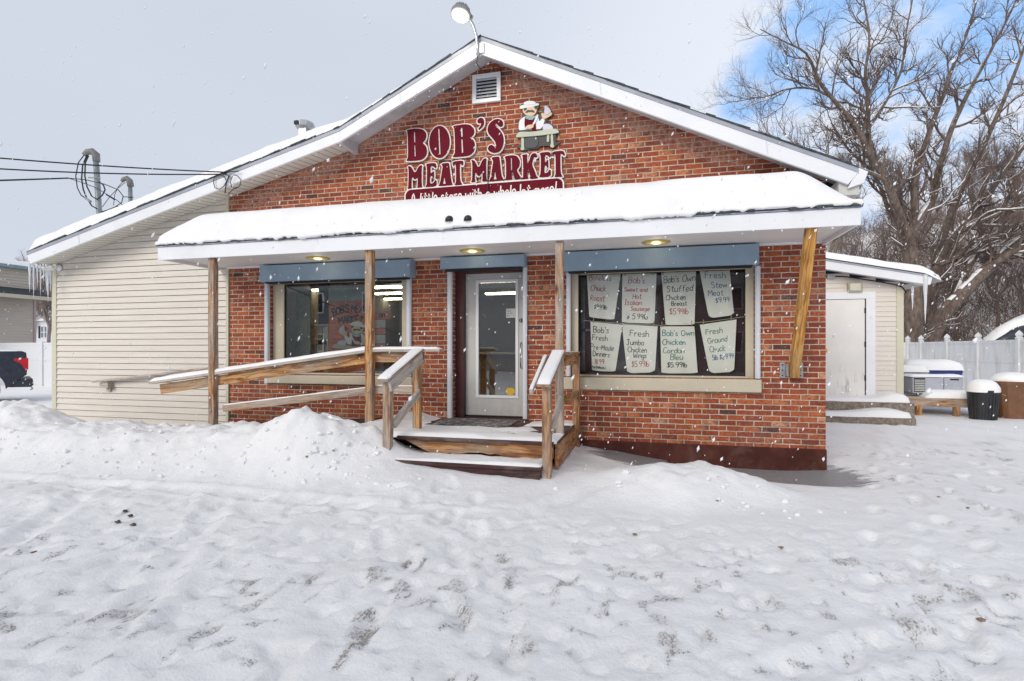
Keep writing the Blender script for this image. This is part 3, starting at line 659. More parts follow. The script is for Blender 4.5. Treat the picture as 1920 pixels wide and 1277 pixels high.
# two floodlight heads half sunk in the canopy snow
for u, v, q in ((843, 411, 'left'), (878, 410, 'right')):
    c = P(u, v, -1.135); f = MB(); f.lathe([(.0, -.045), (.03, -.05), (.05, -.035), (.056, 0), (.058, .05), (.05, .10)], (c.x, c.y, c.z-.01), 20, 'Y')
    f = MB(); f.lathe([(.002, .040), (.025, .036), (.043, .022), (.053, .002), (.056, -.03)], (c.x, c.y, c.z), 20)
    o = f.build('sign_floodlight', M_['black'], smooth=True, recenter=True); tag(o, '%s of the two small black floodlight heads half buried in the canopy snow' % q, 'floodlight', 'floodlight heads in the canopy snow')

# ================================================================== windows, shutters, door
def shutter_box(name, x0, x1, parent):
    b = MB(); b.prism([(x0, 2.475), (x1, 2.475), (x1, 2.722), (x0, 2.722)], -.20, -.005); o = b.build(name, M_['blue'], parent, bevel=.006)
    b = MB(); b.box(x0+.06, x1-.06, -.15, -.03, 2.455, 2.475); b.build('curtain_slot', M_['dark'], o)
    b = MB(); b.box(x1-.004, x1+.003, -.203, -.004, 2.47, 2.727); b.build('end_cap', M_['blue'], o, bevel=.003)
    return o
shutter_box('shutter_box', -5.69, -3.215, store); shutter_box('shutter_box', -1.04, 1.33, store)
b = MB(); b.box(-2.76, -1.56, -.20, -.005, 2.565, 2.722); o = b.build('shutter_box', M_['blue'], store, bevel=.006)
b = MB(); b.box(-2.70, -1.62, -.15, -.03, 2.54, 2.565); b.build('curtain_slot', M_['dark'], o)
def track(x0, x1, z0, z1):
    b = MB(); b.box(x0, x1, -.055, -.004, z0, z1); b.box(x0+.012, x1-.012, -.062, -.055, z0, z1); b.build('shutter_track', M_['white_track'], store, bevel=.002)
track(-5.72, -5.655, .92, 2.474); track(-3.335, -3.27, 1.06, 2.474); track(-1.02, -.965, 1.09, 2.474); track(1.318, 1.375, 1.09, 2.474); track(-2.71, -2.645, .48, 2.564); track(-1.615, -1.56, .50, 2.564)
def window(x0, x1, z0, z1, fl, fr, fb, ft, gmat, y=.085):
    b = MB(); b.box(x0+.005, x0+fl, y-.025, y+.06, z0+fb, z1-ft); b.box(x1-fr, x1-.005, y-.025, y+.06, z0+fb, z1-ft); b.box(x0+.005, x1-.005, y-.025, y+.06, z0+.003, z0+fb); b.box(x0+.005, x1-.005, y-.025, y+.06, z1-ft, z1-.004)
    w_ = b.build('window', M_['tan'], store, bevel=.004)
    b = MB(); b.box(x0+fl-.01, x1-fr+.01, y+.012, y+.018, z0+fb-.01, z1-ft+.01); b.build('pane', gmat, w_)
    b = MB()
    for xx in (x0+fl, x1-fr-.008): b.box(xx, xx+.008, y-.004, y+.012, z0+fb, z1-ft)
    b.box(x0+fl, x1-fr, y-.004, y+.012, z0+fb, z0+fb+.008); b.box(x0+fl, x1-fr, y-.004, y+.012, z1-ft-.008, z1-ft); b.build('gasket', M_['dark'], w_)
    return w_
win1 = window(W1[0], W1[1], 1.06, 2.50, .20, .13, .03, .035, M_['glass']); win2 = window(W2[0], W2[1], 1.08, 2.50, .10, .10, .03, .04, M_['glass2'])
b = MB(); b.box(-5.69, -3.25, -.06, .25, .925, 1.055); b.build('window_sill', M_['tan'], store, bevel=.012)
b = MB(); b.box(-1.06, 1.39, -.06, .25, .915, 1.078); b.build('window_sill', M_['tan'], store, bevel=.012)
# door
b = MB(); y0 = .14
b.box(DR[0]+.003, -2.535, y0, .29, .47, 2.585); b.box(-1.645, DR[1]-.003, y0, .29, .47, 2.585); b.box(-2.535, -1.645, y0, .29, 2.545, 2.585); b.box(-2.535, -1.645, y0+.03, .29, .44, .475)
b.build('door_frame', M_['maroon'], store, bevel=.003)
dx0, dx1, dz0, dz1 = -2.532, -1.648, .492, 2.542; gx0, gx1, gz0, gz1 = dx0+.185, dx1-.125, .78, 2.42
b = MB(); yd = .235
for r in ((dx0, gx0, dz0, dz1), (gx1, dx1, dz0, dz1), (gx0, gx1, dz0, gz0), (gx0, gx1, gz1, dz1)): b.box(r[0], r[1], yd, yd+.045, r[2], r[3])
door = b.build('door', simple('door_grey_paint', (.56,.56,.54), .5, .06, 2, .06, dirt=(.3,.29,.27), dirtamt=.5), store)
b = MB()
for r in ((gx0-.03, gx0+.012, gz0-.03, gz1+.03), (gx1-.012, gx1+.03, gz0-.03, gz1+.03), (gx0+.012, gx1-.012, gz0-.03, gz0+.012), (gx0+.012, gx1-.012, gz1-.012, gz1+.03)): b.box(r[0], r[1], yd-.014, yd, r[2], r[3])
b.build('glazing_bead', M_['white'], door, bevel=.003)
b = MB(); b.box(gx0, gx1, yd+.01, yd+.016, gz0, gz1); b.build('pane', M_['glass'], door)
b = MB(); b.lathe([(.03, 0), (.03, -.012), (.018, -.03), (.02, -.045)], (dx1-.055, yd, 1.86), 16, 'Y'); b.build('lock', simple('chrome', (.6,.6,.62), .2, .05, 4, .02, metal=1), door, smooth=True)
b = MB(); b.tube([(dx1-.055, yd, 1.55), (dx1-.055, yd-.05, 1.53), (dx1-.055, yd-.055, 1.35), (dx1-.055, yd-.05, 1.2), (dx1-.055, yd, 1.18)], .009, 8); b.build('handle', simple('chrome', (.6,.6,.62), .2, .05, 4, .02, metal=1), door, smooth=True)
b = MB(); b.box(dx0, dx1, yd-.02, yd, dz0-.012, dz0+.008); b.build('door_sweep', M_['dark'], door)

# ================================================================== wing at the back right
wing = thing('side_wing', (3.6, 6.5, 0), 'low cream sided lean-to wing with white side door behind the brick corner', 'building')
WY = 5.4; WX1 = 5.12
def wr(x): return 3.62-(x-2.11)*(.21)
b = MB(); z = .30
while z < 3.4:
    x1 = min(WX1-.05, 2.11+(3.62-.25-z)/.21) if z > 2.7 else WX1-.05
    if x1 > 2.2:
        for xa, xb in (((2.12, 3.32), (4.62, x1)) if z < 2.58 else ((2.12, x1),)):
            if xb > xa: b.quad((xa, WY-.014, z), (xb, WY-.014, z), (xb, WY, z+.1016), (xa, WY, z+.1016)); b.quad((xa, WY, z), (xb, WY, z), (xb, WY-.014, z), (xa, WY-.014, z))
    z += .1016
b.quad((WX1, WY, .2), (WX1, 11, .2), (WX1, 11, 2.9), (WX1, WY, 2.9)); b.build('siding', M_['siding'], wing, fix=False)
b = MB(); b.box(WX1-.11, WX1+.012, WY-.03, WY+.08, .25, 2.78); b.build('corner_trim', M_['cornertrim'], wing, bevel=.004)
b = MB(); pts = [(2.12, 3.60), (5.50, 2.89), (5.45, 2.72), (2.12, 3.40)]; b.prism(pts, WY-.36, WY-.33); b.build('rake_board', M_['white'], wing, bevel=.004)
b = MB(); b.prism([(2.12, 3.63), (5.54, 2.91), (5.54, 2.87), (2.12, 3.59)], WY-.37, 11); wroof = b.build('roof', M_['shingle'], wing)
b = MB(); b.prism([(2.12, 3.46), (5.48, 2.765), (5.48, 2.75), (2.12, 3.445)], WY-.325, WY-.0); b.build('soffit', M_['white'], wing)
b = MB(); b.prism([(2.12, 3.612), (5.53, 2.895), (5.53, 2.86), (2.12, 3.577)], WY-.372, WY-.3605); b.build('drip_edge', M_['drip'], wing)
snow_cap('roof_snow', 2.12, 5.66, WY-.40, 11, lambda X, Y: 3.632-(X-2.12)*.2105-sstep(5.3, 5.66, X)*.10, .17, .22, M_['snow'], wroof, .06, .04, 21, 'SE')
b = MB(); 
b.box(3.32, 3.44, WY-.04, WY+.01, .42, 2.50); b.box(4.45, 4.62, WY-.04, WY+.01, .42, 2.50); b.box(3.32, 4.62, WY-.043, WY+.01, 2.50, 2.645); b.build('door_frame', M_['white'], wing, bevel=.004)
def sdoor():
    g = new_mat('side_door_paint'); p = g.pos(); sp = g.n('ShaderNodeSeparateXYZ'); g.put(sp.inputs[0], p)
    st = g.noise(g.mapping(p, (7, 1, .9)), 4, 6, .75); lo = g.mapr(sp.outputs[2], .5, 1.3, 1, 0)
    m = g.math('MULTIPLY', g.mapr(st, .5, .68), lo)
    return g.done(g.mixc(g.math('MULTIPLY', m, .75), g.mixc(g.mapr(g.noise(p, 2, 4), .3, .7), (.76,.74,.70), (.82,.80,.76)), (.26,.24,.21)), .5)
b = MB(); b.box(3.445, 4.43, WY-.022, WY+.02, .47, 2.49); sd_ = b.build('side_door', sdoor(), wing, bevel=.003)
b = MB(); b.box(4.43, 4.449, WY-.018, WY, .47, 2.50); b.build('gap', M_['dark'], sd_)
b = MB()
for z in (.8, 1.5, 2.2): b.box(4.42, 4.455, WY-.034, WY-.024, z, z+.11)
b.build('hinge', M_['dark'], sd_)
b = MB(); b.lathe([(.025, -.02), (.028, -.05), (.02, -.07), (.03, -.085), (.02, -.10)], (3.52, WY, 1.42), 14, 'Y'); b.build('door_knob', simple('brass_knob', (.75,.42,.08), .3, .1, 4, .02, metal=.8), sd_, smooth=True)
b = MB(); b.box(3.60, 3.73, WY-.03, WY-.023, 1.38, 1.46); b.build('latch_plate', simple('orange_latch', (.80,.34,.03), .4), sd_, bevel=.012)
wl = thing('wall_light', (4.2, WY-.1, 2.7), 'square beige bulkhead light above the white side door', 'wall light')
b = MB(); b.box(4.10, 4.36, WY-.10, WY-.015, 2.64, 2.84); b.build('housing', simple('bulkhead_beige', (.40,.39,.27), .5), wl, bevel=.012)
b = MB(); b.box(4.13, 4.33, WY-.115, WY-.10, 2.665, 2.815); b.build('lens', simple('bulkhead_lens', (.62,.61,.50), .3), wl, bevel=.006)
jb = thing('junction_box', (3.8, WY-.1, 3.0), 'small grey junction box with black cable under the wing eave', 'junction box')
b = MB(); b.box(3.72, 3.86, WY-.08, WY-.015, 2.94, 3.03); b.build('box_body', M_['steel'], jb, bevel=.006)
b = MB(); b.tube([(3.3, WY-.04, 3.15), (3.45, WY-.05, 3.03), (3.6, WY-.05, 2.985), (3.74, WY-.05, 2.985)], .012, 6); b.tube([(3.84, WY-.05, 2.985), (4.1, WY-.05, 2.96), (4.6, WY-.05, 2.86), (4.95, WY-.05, 2.78), (5.1, WY-.05, 2.72), (5.17, WY-.05, 2.6)], .012, 6); b.build('conduit', M_['cable'], jb, smooth=True)
st = thing('concrete_steps', (4.1, 4.9, 0), 'two rough concrete steps under snow at the side door', 'steps')
def rough_block(name, x0, x1, y0, y1, z0, z1, mat, parent, seed):
    b = MB(); nx = 16; rnd = random.Random(seed); top = []; 
    xs = [x0+(x1-x0)*i/nx for i in range(nx+1)]; vs = []
    for x in xs:
        j = rnd.uniform(-.015, .015); k = rnd.uniform(-.012, .012)
        vs += [(x, y0+j, z0), (x, y0+j*.5, z1-.03), (x, y0+.03, z1+k*.3), (x, y1, z1), (x, y1, z0)]
    fs = [(0,1,2,3,4), tuple(nx*5+k for k in (4,3,2,1,0))]
    for i in range(nx):
        for k in range(5): a = i*5+k; c = i*5+(k+1) % 5; fs.append((a, c, c+5, a+5))
    b.add(vs, fs); return b.build(name, mat, parent)
s1 = rough_block('upper_step', 2.2, 5.02, 4.66, WY-.05, -.1, .42, M_['concrete'], st, 1); s2 = rough_block('lower_step', 2.2, 4.86, 4.22, 4.66, -.1, .17, M_['concrete'], st, 2)
snow_cap('step_snow', 2.2, 4.98, 4.69, WY-.02, lambda X, Y: .42+0*X, .07, .09, M_['snow'], s1, .04, .05, 31, 'SE', lambda X, Y: 1+1.2*np.exp(-((X-4.75)/.25)**2))
snow_cap('step_snow', 2.2, 4.82, 4.25, 4.66, lambda X, Y: .17+0*X, .08, .07, M_['snow'], s2, .04, .05, 33, 'SE', lambda X, Y: 1+.8*np.exp(-((X-4.4)/.3)**2))

# ================================================================== entrance deck, ramp and rails
deck = thing('entrance_deck', (-2.2, -.8, .1), 'weathered wooden entrance deck with steps, ramp and snow topped hand rails', 'deck')
DZ = .47
b = MB(); y = -1.56; k = 0
while y < -.02:
    b.box(-3.45, -.90, y, min(y+.133, -.015), DZ-.032+random.uniform(-.002, .002), DZ+random.uniform(-.002, .002)); y += .139
fl_ = b.build('deck_floor', M_['wood_paint'], deck, bevel=.004)
# riser below the deck edge: worn, eaten away along its lower edge
b = MB(); top = []; bot = []
n = 40
for i in range(n+1):
    x = -2.66+i/n*1.72; q = i/n
    lo = .30-.045*math.sin(q*9)*.3+random.uniform(-.008, .008); 
    if q < .18: lo = .44-(q/.18)*.14
    top.append((x, DZ-.032)); bot.append((x, lo))
b.prism(top+bot[::-1], -1.575, -1.535); b.build('riser', M_['wood_orange'], deck)
b = MB(); b.prism([(-2.72, DZ-.034), (-.93, DZ-.034), (-.93, DZ+.004), (-2.72, DZ+.004)], -1.62, -1.52); b.build('nosing', M_['wood_paint'], deck, bevel=.006)
b = MB(); b.prism([(-2.63, .235), (-1.0, .235), (-1.0, .272), (-2.63, .272)], -1.93, -1.58); b.prism([(-2.60, .10), (-1.02, .10), (-1.02, .235), (-2.60, .235)], -1.90, -1.87); b.build('lower_step', M_['wood_paint'], deck, bevel=.005)
board('skirt_board', (-.905, -1.55, .31), (-.905, -.03, .31), .04, .26, M_['wood_orange'], deck)
# ramp deck
b = MB(); b.add([(-3.45, -1.0, DZ), (-3.45, -.05, DZ), (-9.2, -.05, .10), (-9.2, -1.0, .10), (-3.45, -1.0, DZ-.04), (-3.45, -.05, DZ-.04), (-9.2, -.05, .06), (-9.2, -1.0, .06)],
    [(0,1,2,3), (4,7,6,5), (0,4,5,1), (1,5,6,2), (2,6,7,3), (3,7,4,0)]); b.build('ramp_floor', M_['wood_paint'], deck)
# snow on the deck
nx, ny = 70, 44; xs = np.linspace(-3.44, -.90, nx); ys = np.linspace(-1.60, -.02, ny); X, Y = np.meshgrid(xs, ys, indexing='ij')
cover = .022+.05*(fbm(X*2.5, Y*4, 4)-.5)+.02*sstep(-1.0, -1.5, Y)+.05*sstep(-2.85, -3.2, X)
mat_zone = np.exp(-((X+2.15)/.62)**6-((Y+.32)/.42)**6); wet = np.exp(-((X+1.25)/.40)**4-((Y+.72)/.45)**4)
cover = cover-.07*mat_zone-.05*wet*sstep(.35, .55, fbm(X*2, Y*12, 3))
edge = np.minimum.reduce([X+3.44+.05, -.90-X, Y+1.60]); cover = np.minimum(cover, .004+edge*.5); cover[:, 0] = -.02
grid_obj('deck_snow', xs, ys, DZ+np.clip(cover, -.015, .09), M_['snow'], deck)
xs = np.linspace(-2.62, -1.0, 60); ys = np.linspace(-1.925, -1.58, 12); X, Y = np.meshgrid(xs, ys, indexing='ij')
c_ = .02+.035*(fbm(X*4, Y*6, 4)-.35); c_[:, 0] = -.01; c_[0] = -.01; c_[-1] = -.01
grid_obj('step_snow', xs, ys, .272+c_, M_['snow'], deck)
# posts and rails
UL = post('newel_post', -2.69, -1.12, .3, 1.36, M_['wood_honey'], deck); NL = post('newel_post', -2.73, -1.80, .12, 1.10, M_['wood_mixed'], deck); NR = post('newel_post', -.965, -1.80, .05, 1.08, M_['wood_mixed'], deck)
post('newel_post', -.875, -.14, .05, 1.37, M_['wood_orange'], deck)
def rail(p0, p1, mat, w_=.14, h_=.035, snow=.03, name='rail_cap', seed=0, cover=1.0):
    o = board(name, p0, p1, w_, h_, mat, deck)
    if snow:
        p0_, p1_ = Vector(p0), Vector(p1); L_ = (p1_-p0_).length; d = (p1_-p0_)/L_; side = d.cross(Vector((0, 0, 1))).normalized(); up = side.cross(d).normalized()
        n = max(8, int(L_/.06)); m = 8; vs = []; fs = []
        for i in range(n+1):
            t = i/n; e = min(1, min(t, 1-t)*L_/.06); th = snow*math.sqrt(max(0, 1-(1-e)**2))*(.65+.7*float(fbm(np.array([t*L_*2.5+seed]), np.array([seed*1.7]), 3)[0]))
            if vnoise(np.array([t*L_*1.3+seed*5]), np.array([3.3]))[0] > cover: th *= .12
            for j in range(m+1):
                a = math.pi*j/m; vs.append(p0_+d*(t*L_)+side*(math.cos(a)*w_*.49)+up*(h_/2+th*math.sin(a)**.6-.001))
        for i in range(n):
            for j in range(m): a = i*(m+1)+j; fs.append((a, a+1, a+m+2, a+m+1))
        q = MB(); q.add(vs, fs); q.build('rail_snow', M_['snow'], o, smooth=True)
    return o
# outer ramp rail, sloping then level
yr = -.985
rail((-6.80, yr-.02, .972), (-3.36, yr-.02, 1.435), M_['wood_grey'], snow=.05, seed=1); rail((-3.36, yr-.02, 1.435), (-2.42, yr-.02, 1.437), M_['wood_grey'], snow=.03, seed=2)
board('rail_board', (-6.68, yr, .885), (-3.36, yr, 1.35), .036, .135, M_['wood_honey'], deck); board('rail_board', (-3.36, yr, 1.352), (-2.66, yr, 1.355), .036, .13, M_['wood_honey'], deck)
rail((-5.62, yr, .635), (-3.36, yr, .925), M_['wood_mixed'], w_=.036, h_=.09, snow=.015, name='lower_rail', seed=3); rail((-3.36, yr, .94), (-2.72, yr, .94), M_['wood_grey'], w_=.036, h_=.10, snow=.012, name='lower_rail', seed=4)
# left stair rail
rail((-2.735, -1.93, 1.115), (-2.69, -1.08, 1.445), M_['wood_mixed'], snow=.018, seed=5); board('rail_board', (-2.67, -1.88, 1.05), (-2.64, -1.10, 1.35), .036, .12, M_['wood_grey'], deck)
board('lower_rail', (-2.68, -1.76, .62), (-2.66, -1.14, .93), .04, .09, M_['wood_grey'], deck)
# right stair rail
rail((-.975, -1.95, 1.09), (-.955, -1.10, 1.43), M_['wood_mixed'], snow=.03, seed=6); board('lower_rail', (-.93, -1.76, .62), (-.93, -1.10, .88), .04, .09, M_['wood_grey'], deck)
rail((-1.115, -1.88, 1.02), (-1.10, -1.12, 1.37), M_['wood_grey'], w_=.04, h_=.05, snow=.012, name='grip_rail', seed=7)
# rail back to the wall, right side of the deck
rail((-.945, -1.02, 1.40), (-.905, -.06, 1.40), M_['wood_orange'], w_=.14, h_=.035, snow=.006, seed=8); board('rail_board', (-.90, -1.0, 1.32), (-.87, -.10, 1.32), .036, .12, M_['wood_orange'], deck); board('lower_rail', (-.90, -1.0, .86), (-.87, -.16, .87), .04, .10, M_['wood_orange'], deck)
# carriage bolts
b = MB()
for x, z in ((-5.735, 1.06), (-5.735, .62), (-3.365, 1.28), (-3.365, .92)): b.lathe([(.012, -1.093), (.010, -1.101), (.004, -1.104)], (x, 0, z), 8, 'Y')
b.build('bolt', M_['steel'], deck)
# mat
mt = MB(); mt.box(-2.70, -1.66, -.66, -.015, DZ+.003, DZ+.014)
g = new_mat('rubber_mat'); p = g.obj(); vo = g.n('ShaderNodeTexVoronoi'); g.put(vo.inputs['Vector'], p); vo.inputs['Scale'].default_value = 42
mm = g.done(g.mixc(g.mapr(g.noise(p, 9, 6, .75), .45, .68), g.mixc(g.mapr(vo.outputs['Distance'], .1, .5), (.035,.032,.03), (.13,.12,.11)), (.5,.49,.48)), .8, g.bump(vo.outputs['Distance'], .8, .01))
tag(mt.build('door_mat', mm, recenter=True), 'dark rubber door mat lying in front of the glass entrance door', 'door mat')
# wall rail on the siding
wrl = thing('wall_handrail', (-8.4, -.07, .8), 'thin grey wooden handrail bracketed to the cream siding', 'handrail')
board('rail', (-9.05, -.10, .90), (-6.6, -.10, 1.16), .08, .032, M_['wood_grey'], wrl); 
b = MB(); b.box(-8.86, -8.72, -.12, -.02, .80, .885); b.build('wood_block', M_['wood_grey'], wrl, bevel=.004)
b = MB(); b.box(-8.84, -8.76, -.05, -.02, .735, .80); b.build('bracket', M_['tan'], wrl, bevel=.006)

# ================================================================== sign letters (traced outlines, x right, y up on the wall)
def zp(pts): return [(P(740+x/5.647, 180+y/5.647, -.05).x, P(740+x/5.647, 180+y/5.647, -.05).z) for x, y in pts]
def smooth(pts, it=1, keep=14.0):
    for _ in range(it):
        out = []; n = len(pts)
        for i in range(n):
            a, b_ = Vector(pts[i]), Vector(pts[(i+1) % n]); out += [tuple(a*.78+b_*.22), tuple(a*.22+b_*.78)]
        pts = out
    return pts
def offset(pts, d):
    n = len(pts); A = sum(pts[i][0]*pts[(i+1) % n][1]-pts[(i+1) % n][0]*pts[i][1] for i in range(n)); s = 1 if A > 0 else -1; out = []
    for i in range(n):
        p0, p1, p2 = Vector(pts[i-1]), Vector(pts[i]), Vector(pts[(i+1) % n]); e1 = (p1-p0); e2 = (p2-p1)
        if e1.length < 1e-7 or e2.length < 1e-7: continue
        e1.normalize(); e2.normalize(); n1 = Vector((e1.y, -e1.x))*s; n2 = Vector((e2.y, -e2.x))*s; m = n1+n2
        if m.length < .2: m = n1
        m.normalize(); k = 1/max(.55, m.dot(n1)); out.append(tuple(p1+m*d*k))
    return out
O_ = [(473+108*math.cos(2*math.pi*k/28)+3*math.sin(2*math.pi*k/28), 485-170*math.sin(2*math.pi*k/28)) for k in range(28)]
LET = [('B', [(122,362),(190,347),(250,345),(300,355),(330,385),(335,425),(318,470),(290,495),(325,520),(342,570),(335,625),(300,665),(250,682),(125,688),(128,670),(142,650),(138,380)], [[(202,380),(216,378),(218,490),(203,492)], [(205,520),(216,515),(222,640),(208,642)]]),
 ('O', O_, [[(458,345),(472,340),(485,618),(470,622)]]),
 ('B', [(613,318),(740,297),(800,305),(840,345),(842,395),(815,430),(785,437),(830,458),(850,510),(842,580),(800,625),(740,638),(612,648),(622,628),(640,600),(633,345)], [[(698,335),(716,330),(720,430),(702,432)], [(702,455),(718,452),(725,600),(708,604)]]),
 ("apostrophe", [(885,240),(915,228),(940,240),(948,275),(935,320),(890,360),(885,345),(908,318),(915,298),(905,285),(882,288),(872,265)], []),
 ('S', [(1148,300),(1143,262),(1100,240),(1050,250),(1000,292),(980,350),(992,400),(1030,440),(1062,480),(1075,525),(1068,560),(1055,535),(1030,515),(1000,525),(982,560),(1008,590),(1060,604),(1115,585),(1148,525),(1155,460),(1142,400),(1110,355),(1075,325),(1062,298),(1075,285),(1090,308),(1115,325),(1140,318)], []),
 ('M', [(136,748),(168,740),(214,822),(258,738),(292,732),(283,760),(283,945),(294,968),(236,974),(243,950),(243,850),(212,890),(180,845),(174,955),(182,980),(134,984),(145,960),(148,770)], []),
 ('E', [(328,718),(430,706),(442,745),(430,765),(408,742),(378,740),(376,815),(393,815),(405,793),(414,795),(416,870),(405,870),(394,845),(373,845),(370,928),(405,926),(432,888),(443,895),(440,957),(323,968),(330,950),(341,935),(342,750)], []),
 ('A', [(490,717),(573,705),(577,735),(588,820),(598,900),(613,938),(610,944),(463,957),(468,940),(482,915),(500,800),(510,745)], [[(520,865),(529,862),(533,900),(541,928),(507,932),(515,905)]]),
 ('T', [(613,695),(722,680),(727,715),(715,740),(700,716),(687,714),(690,895),(714,930),(712,941),(631,946),(645,922),(650,900),(648,720),(633,722),(622,745),(615,735)], []),
 ('M', [(807,680),(840,673),(888,770),(935,665),(975,658),(966,690),(968,875),(985,900),(925,906),(930,885),(930,800),(886,858),(850,795),(846,885),(857,907),(806,913),(821,890),(822,705)], []),
 ('A', [(1020,650),(1105,638),(1109,665),(1120,760),(1130,845),(1153,880),(1150,892),(996,906),(1003,890),(1018,865),(1035,740),(1044,690)], [[(1057,805),(1065,800),(1070,850),(1080,880),(1044,886),(1053,850)]]),
 ('R', [(1159,640),(1250,624),(1300,638),(1326,690),(1318,745),(1288,780),(1316,830),(1337,862),(1331,877),(1275,887),(1262,860),(1252,805),(1240,808),(1240,865),(1252,882),(1163,892),(1175,870),(1180,850),(1177,670)], [[(1228,655),(1240,652),(1242,785),(1230,788)]]),
 ('K', [(1343,625),(1405,613),(1400,640),(1403,720),(1428,680),(1438,632),(1465,605),(1500,608),(1512,640),(1490,652),(1475,642),(1462,680),(1452,725),(1485,800),(1500,848),(1514,862),(1511,873),(1445,882),(1438,860),(1413,775),(1406,775),(1408,860),(1420,875),(1343,884),(1355,865),(1360,850),(1358,650)], []),
 ('E', [(1529,602),(1642,588),(1653,630),(1640,652),(1617,625),(1590,622),(1588,700),(1604,700),(1615,673),(1624,675),(1627,762),(1615,762),(1605,735),(1586,732),(1583,817),(1613,814),(1641,778),(1653,785),(1650,852),(1528,860),(1535,840),(1545,825),(1548,640)], []),
 ('T', [(1664,590),(1785,576),(1803,620),(1792,634),(1770,610),(1752,608),(1755,815),(1776,847),(1772,854),(1689,860),(1700,840),(1705,815),(1702,615),(1687,616),(1677,642),(1668,635)], [])]
sg = thing('shop_name_sign', (-2.25, -.02, 3.76), "large maroon letters with white edges reading BOB'S MEAT MARKET on the brick gable", 'sign')
for nm, pts, holes in LET:
    po = smooth(zp(pts)); b = MB(); b.prism(offset(po, .017), -.040, -.016); back = b.build('letter', M_['signwhite'], sg)
    b = MB(); b.prism(po, -.052, -.0405, [zp(h) for h in holes]); b.build('letter_face', M_['signred'], back)
# butcher cut-out
def bz(pts): return zp(pts)
BUT = [('outline', 'black', .030, .010, [(1315,120),(1330,85),(1400,50),(1470,45),(1530,80),(1528,100),(1510,130),(1515,160),(1500,190),(1525,185),(1540,200),(1545,170),(1580,130),(1580,95),(1610,95),(1660,140),(1675,170),(1670,200),(1610,235),(1600,280),(1670,290),(1690,330),(1735,360),(1740,395),(1700,400),(1705,500),(1750,475),(1755,490),(1700,520),(1690,545),(1650,550),(1640,520),(1525,525),(1520,550),(1410,560),(1375,575),(1330,578),(1325,545),(1285,540),(1290,525),(1330,515),(1330,440),(1280,435),(1290,395),(1305,370),(1310,260),(1350,215),(1370,190),(1345,165),(1345,135)]),
 ('hat_brim', 'hat', .040, .0305, [(1320,118),(1330,98),(1400,85),(1480,72),(1525,75),(1528,92),(1470,105),(1400,118),(1345,132),(1325,130)]),
 ('hat_crown', 'hat', .046, .0405, [(1362,92),(1368,65),(1410,50),(1460,50),(1492,62),(1494,84),(1430,92)]),
 ('face', 'skin', .040, .0305, [(1362,130),(1400,118),(1480,104),(1500,115),(1503,150),(1490,180),(1470,200),(1430,208),(1395,203),(1372,185),(1358,165),(1352,145)]),
 ('hair', 'black', .043, .0405, [(1362,130),(1395,119),(1398,140),(1375,155),(1365,150)]), ('hair', 'black', .043, .0405, [(1470,106),(1500,112),(1500,140),(1485,138),(1478,122)]),
 ('moustache', 'black', .046, .0405, [(1380,172),(1400,150),(1420,145),(1432,152),(1445,144),(1470,150),(1485,170),(1462,172),(1440,164),(1432,168),(1420,165),(1400,174)]),
 ('shirt', 'hat', .040, .0305, [(1315,265),(1350,225),(1395,210),(1480,205),(1520,220),(1530,270),(1560,230),(1590,245),(1570,310),(1545,345),(1500,350),(1400,350),(1320,362),(1310,340)]),
 ('apron', 'signred', .046, .0405, [(1378,225),(1400,215),(1405,250),(1470,245),(1475,212),(1490,215),(1495,330),(1500,375),(1455,380),(1450,340),(1380,345),(1372,290)]),
 ('bow_tie', 'teal', .050, .0405, [(1385,205),(1430,215),(1480,205),(1488,238),(1440,230),(1390,248)]),
 ('hand', 'skin', .052, .0405, [(1385,325),(1420,305),(1465,300),(1475,320),(1450,345),(1400,348),(1380,342)]), ('knife', 'hat', .050, .0465, [(1455,300),(1475,270),(1500,205),(1515,190),(1522,215),(1500,265),(1475,305)]),
 ('hand', 'skin', .040, .0305, [(1548,180),(1570,175),(1600,195),(1650,165),(1665,178),(1660,200),(1605,230),(1580,245),(1560,232)]), ('meat', 'lilac', .046, .0405, [(1580,170),(1588,130),(1582,100),(1610,102),(1645,140),(1655,165),(1620,190),(1590,195)]),
 ('meat', 'lilac', .046, .0405, [(1565,345),(1570,300),(1600,290),(1655,300),(1680,340),(1665,355),(1610,362),(1575,360)]),
 ('table', 'sage', .052, .0305, [(1283,430),(1300,395),(1330,378),(1450,382),(1700,340),(1738,372),(1735,392),(1500,422),(1290,438)]),
 ('leg', 'sage', .045, .0305, [(1338,440),(1368,438),(1368,545),(1375,560),(1360,572),(1335,570),(1330,555),(1340,540)]), ('leg', 'sage', .045, .0305, [(1612,412),(1635,408),(1635,470),(1625,488),(1608,480)]), ('leg', 'sage', .045, .0305, [(1650,405),(1675,402),(1680,510),(1690,530),(1675,545),(1650,540),(1645,520),(1655,505)]),
 ('trousers', 'slate', .040, .0305, [(1375,440),(1520,422),(1520,500),(1500,540),(1420,550),(1380,540)])]
M_['hat'] = flat('cutout_white', (.78,.80,.82)); M_['skin'] = flat('cutout_skin', (.72,.52,.34)); M_['teal'] = flat('cutout_teal', (.22,.42,.42)); M_['lilac'] = flat('cutout_lilac', (.62,.60,.74)); M_['sage'] = flat('cutout_sage', (.50,.52,.40)); M_['slate'] = flat('cutout_slate', (.035,.04,.05))
def butcher(parent, fn, keys=None, dy=0):
    for nm, mt_, ya, yb, pts in BUT:
        if keys and nm not in keys: continue
        q = fn(smooth(pts)); b = MB(); b.prism(q, dy-ya, dy-yb); b.build(nm, M_[mt_], parent)
bc = thing('butcher_sign', (-1.43, -.02, 4.16), 'painted cut-out of a moustached butcher in straw hat carving at a table', 'sign')
butcher(bc, zp)
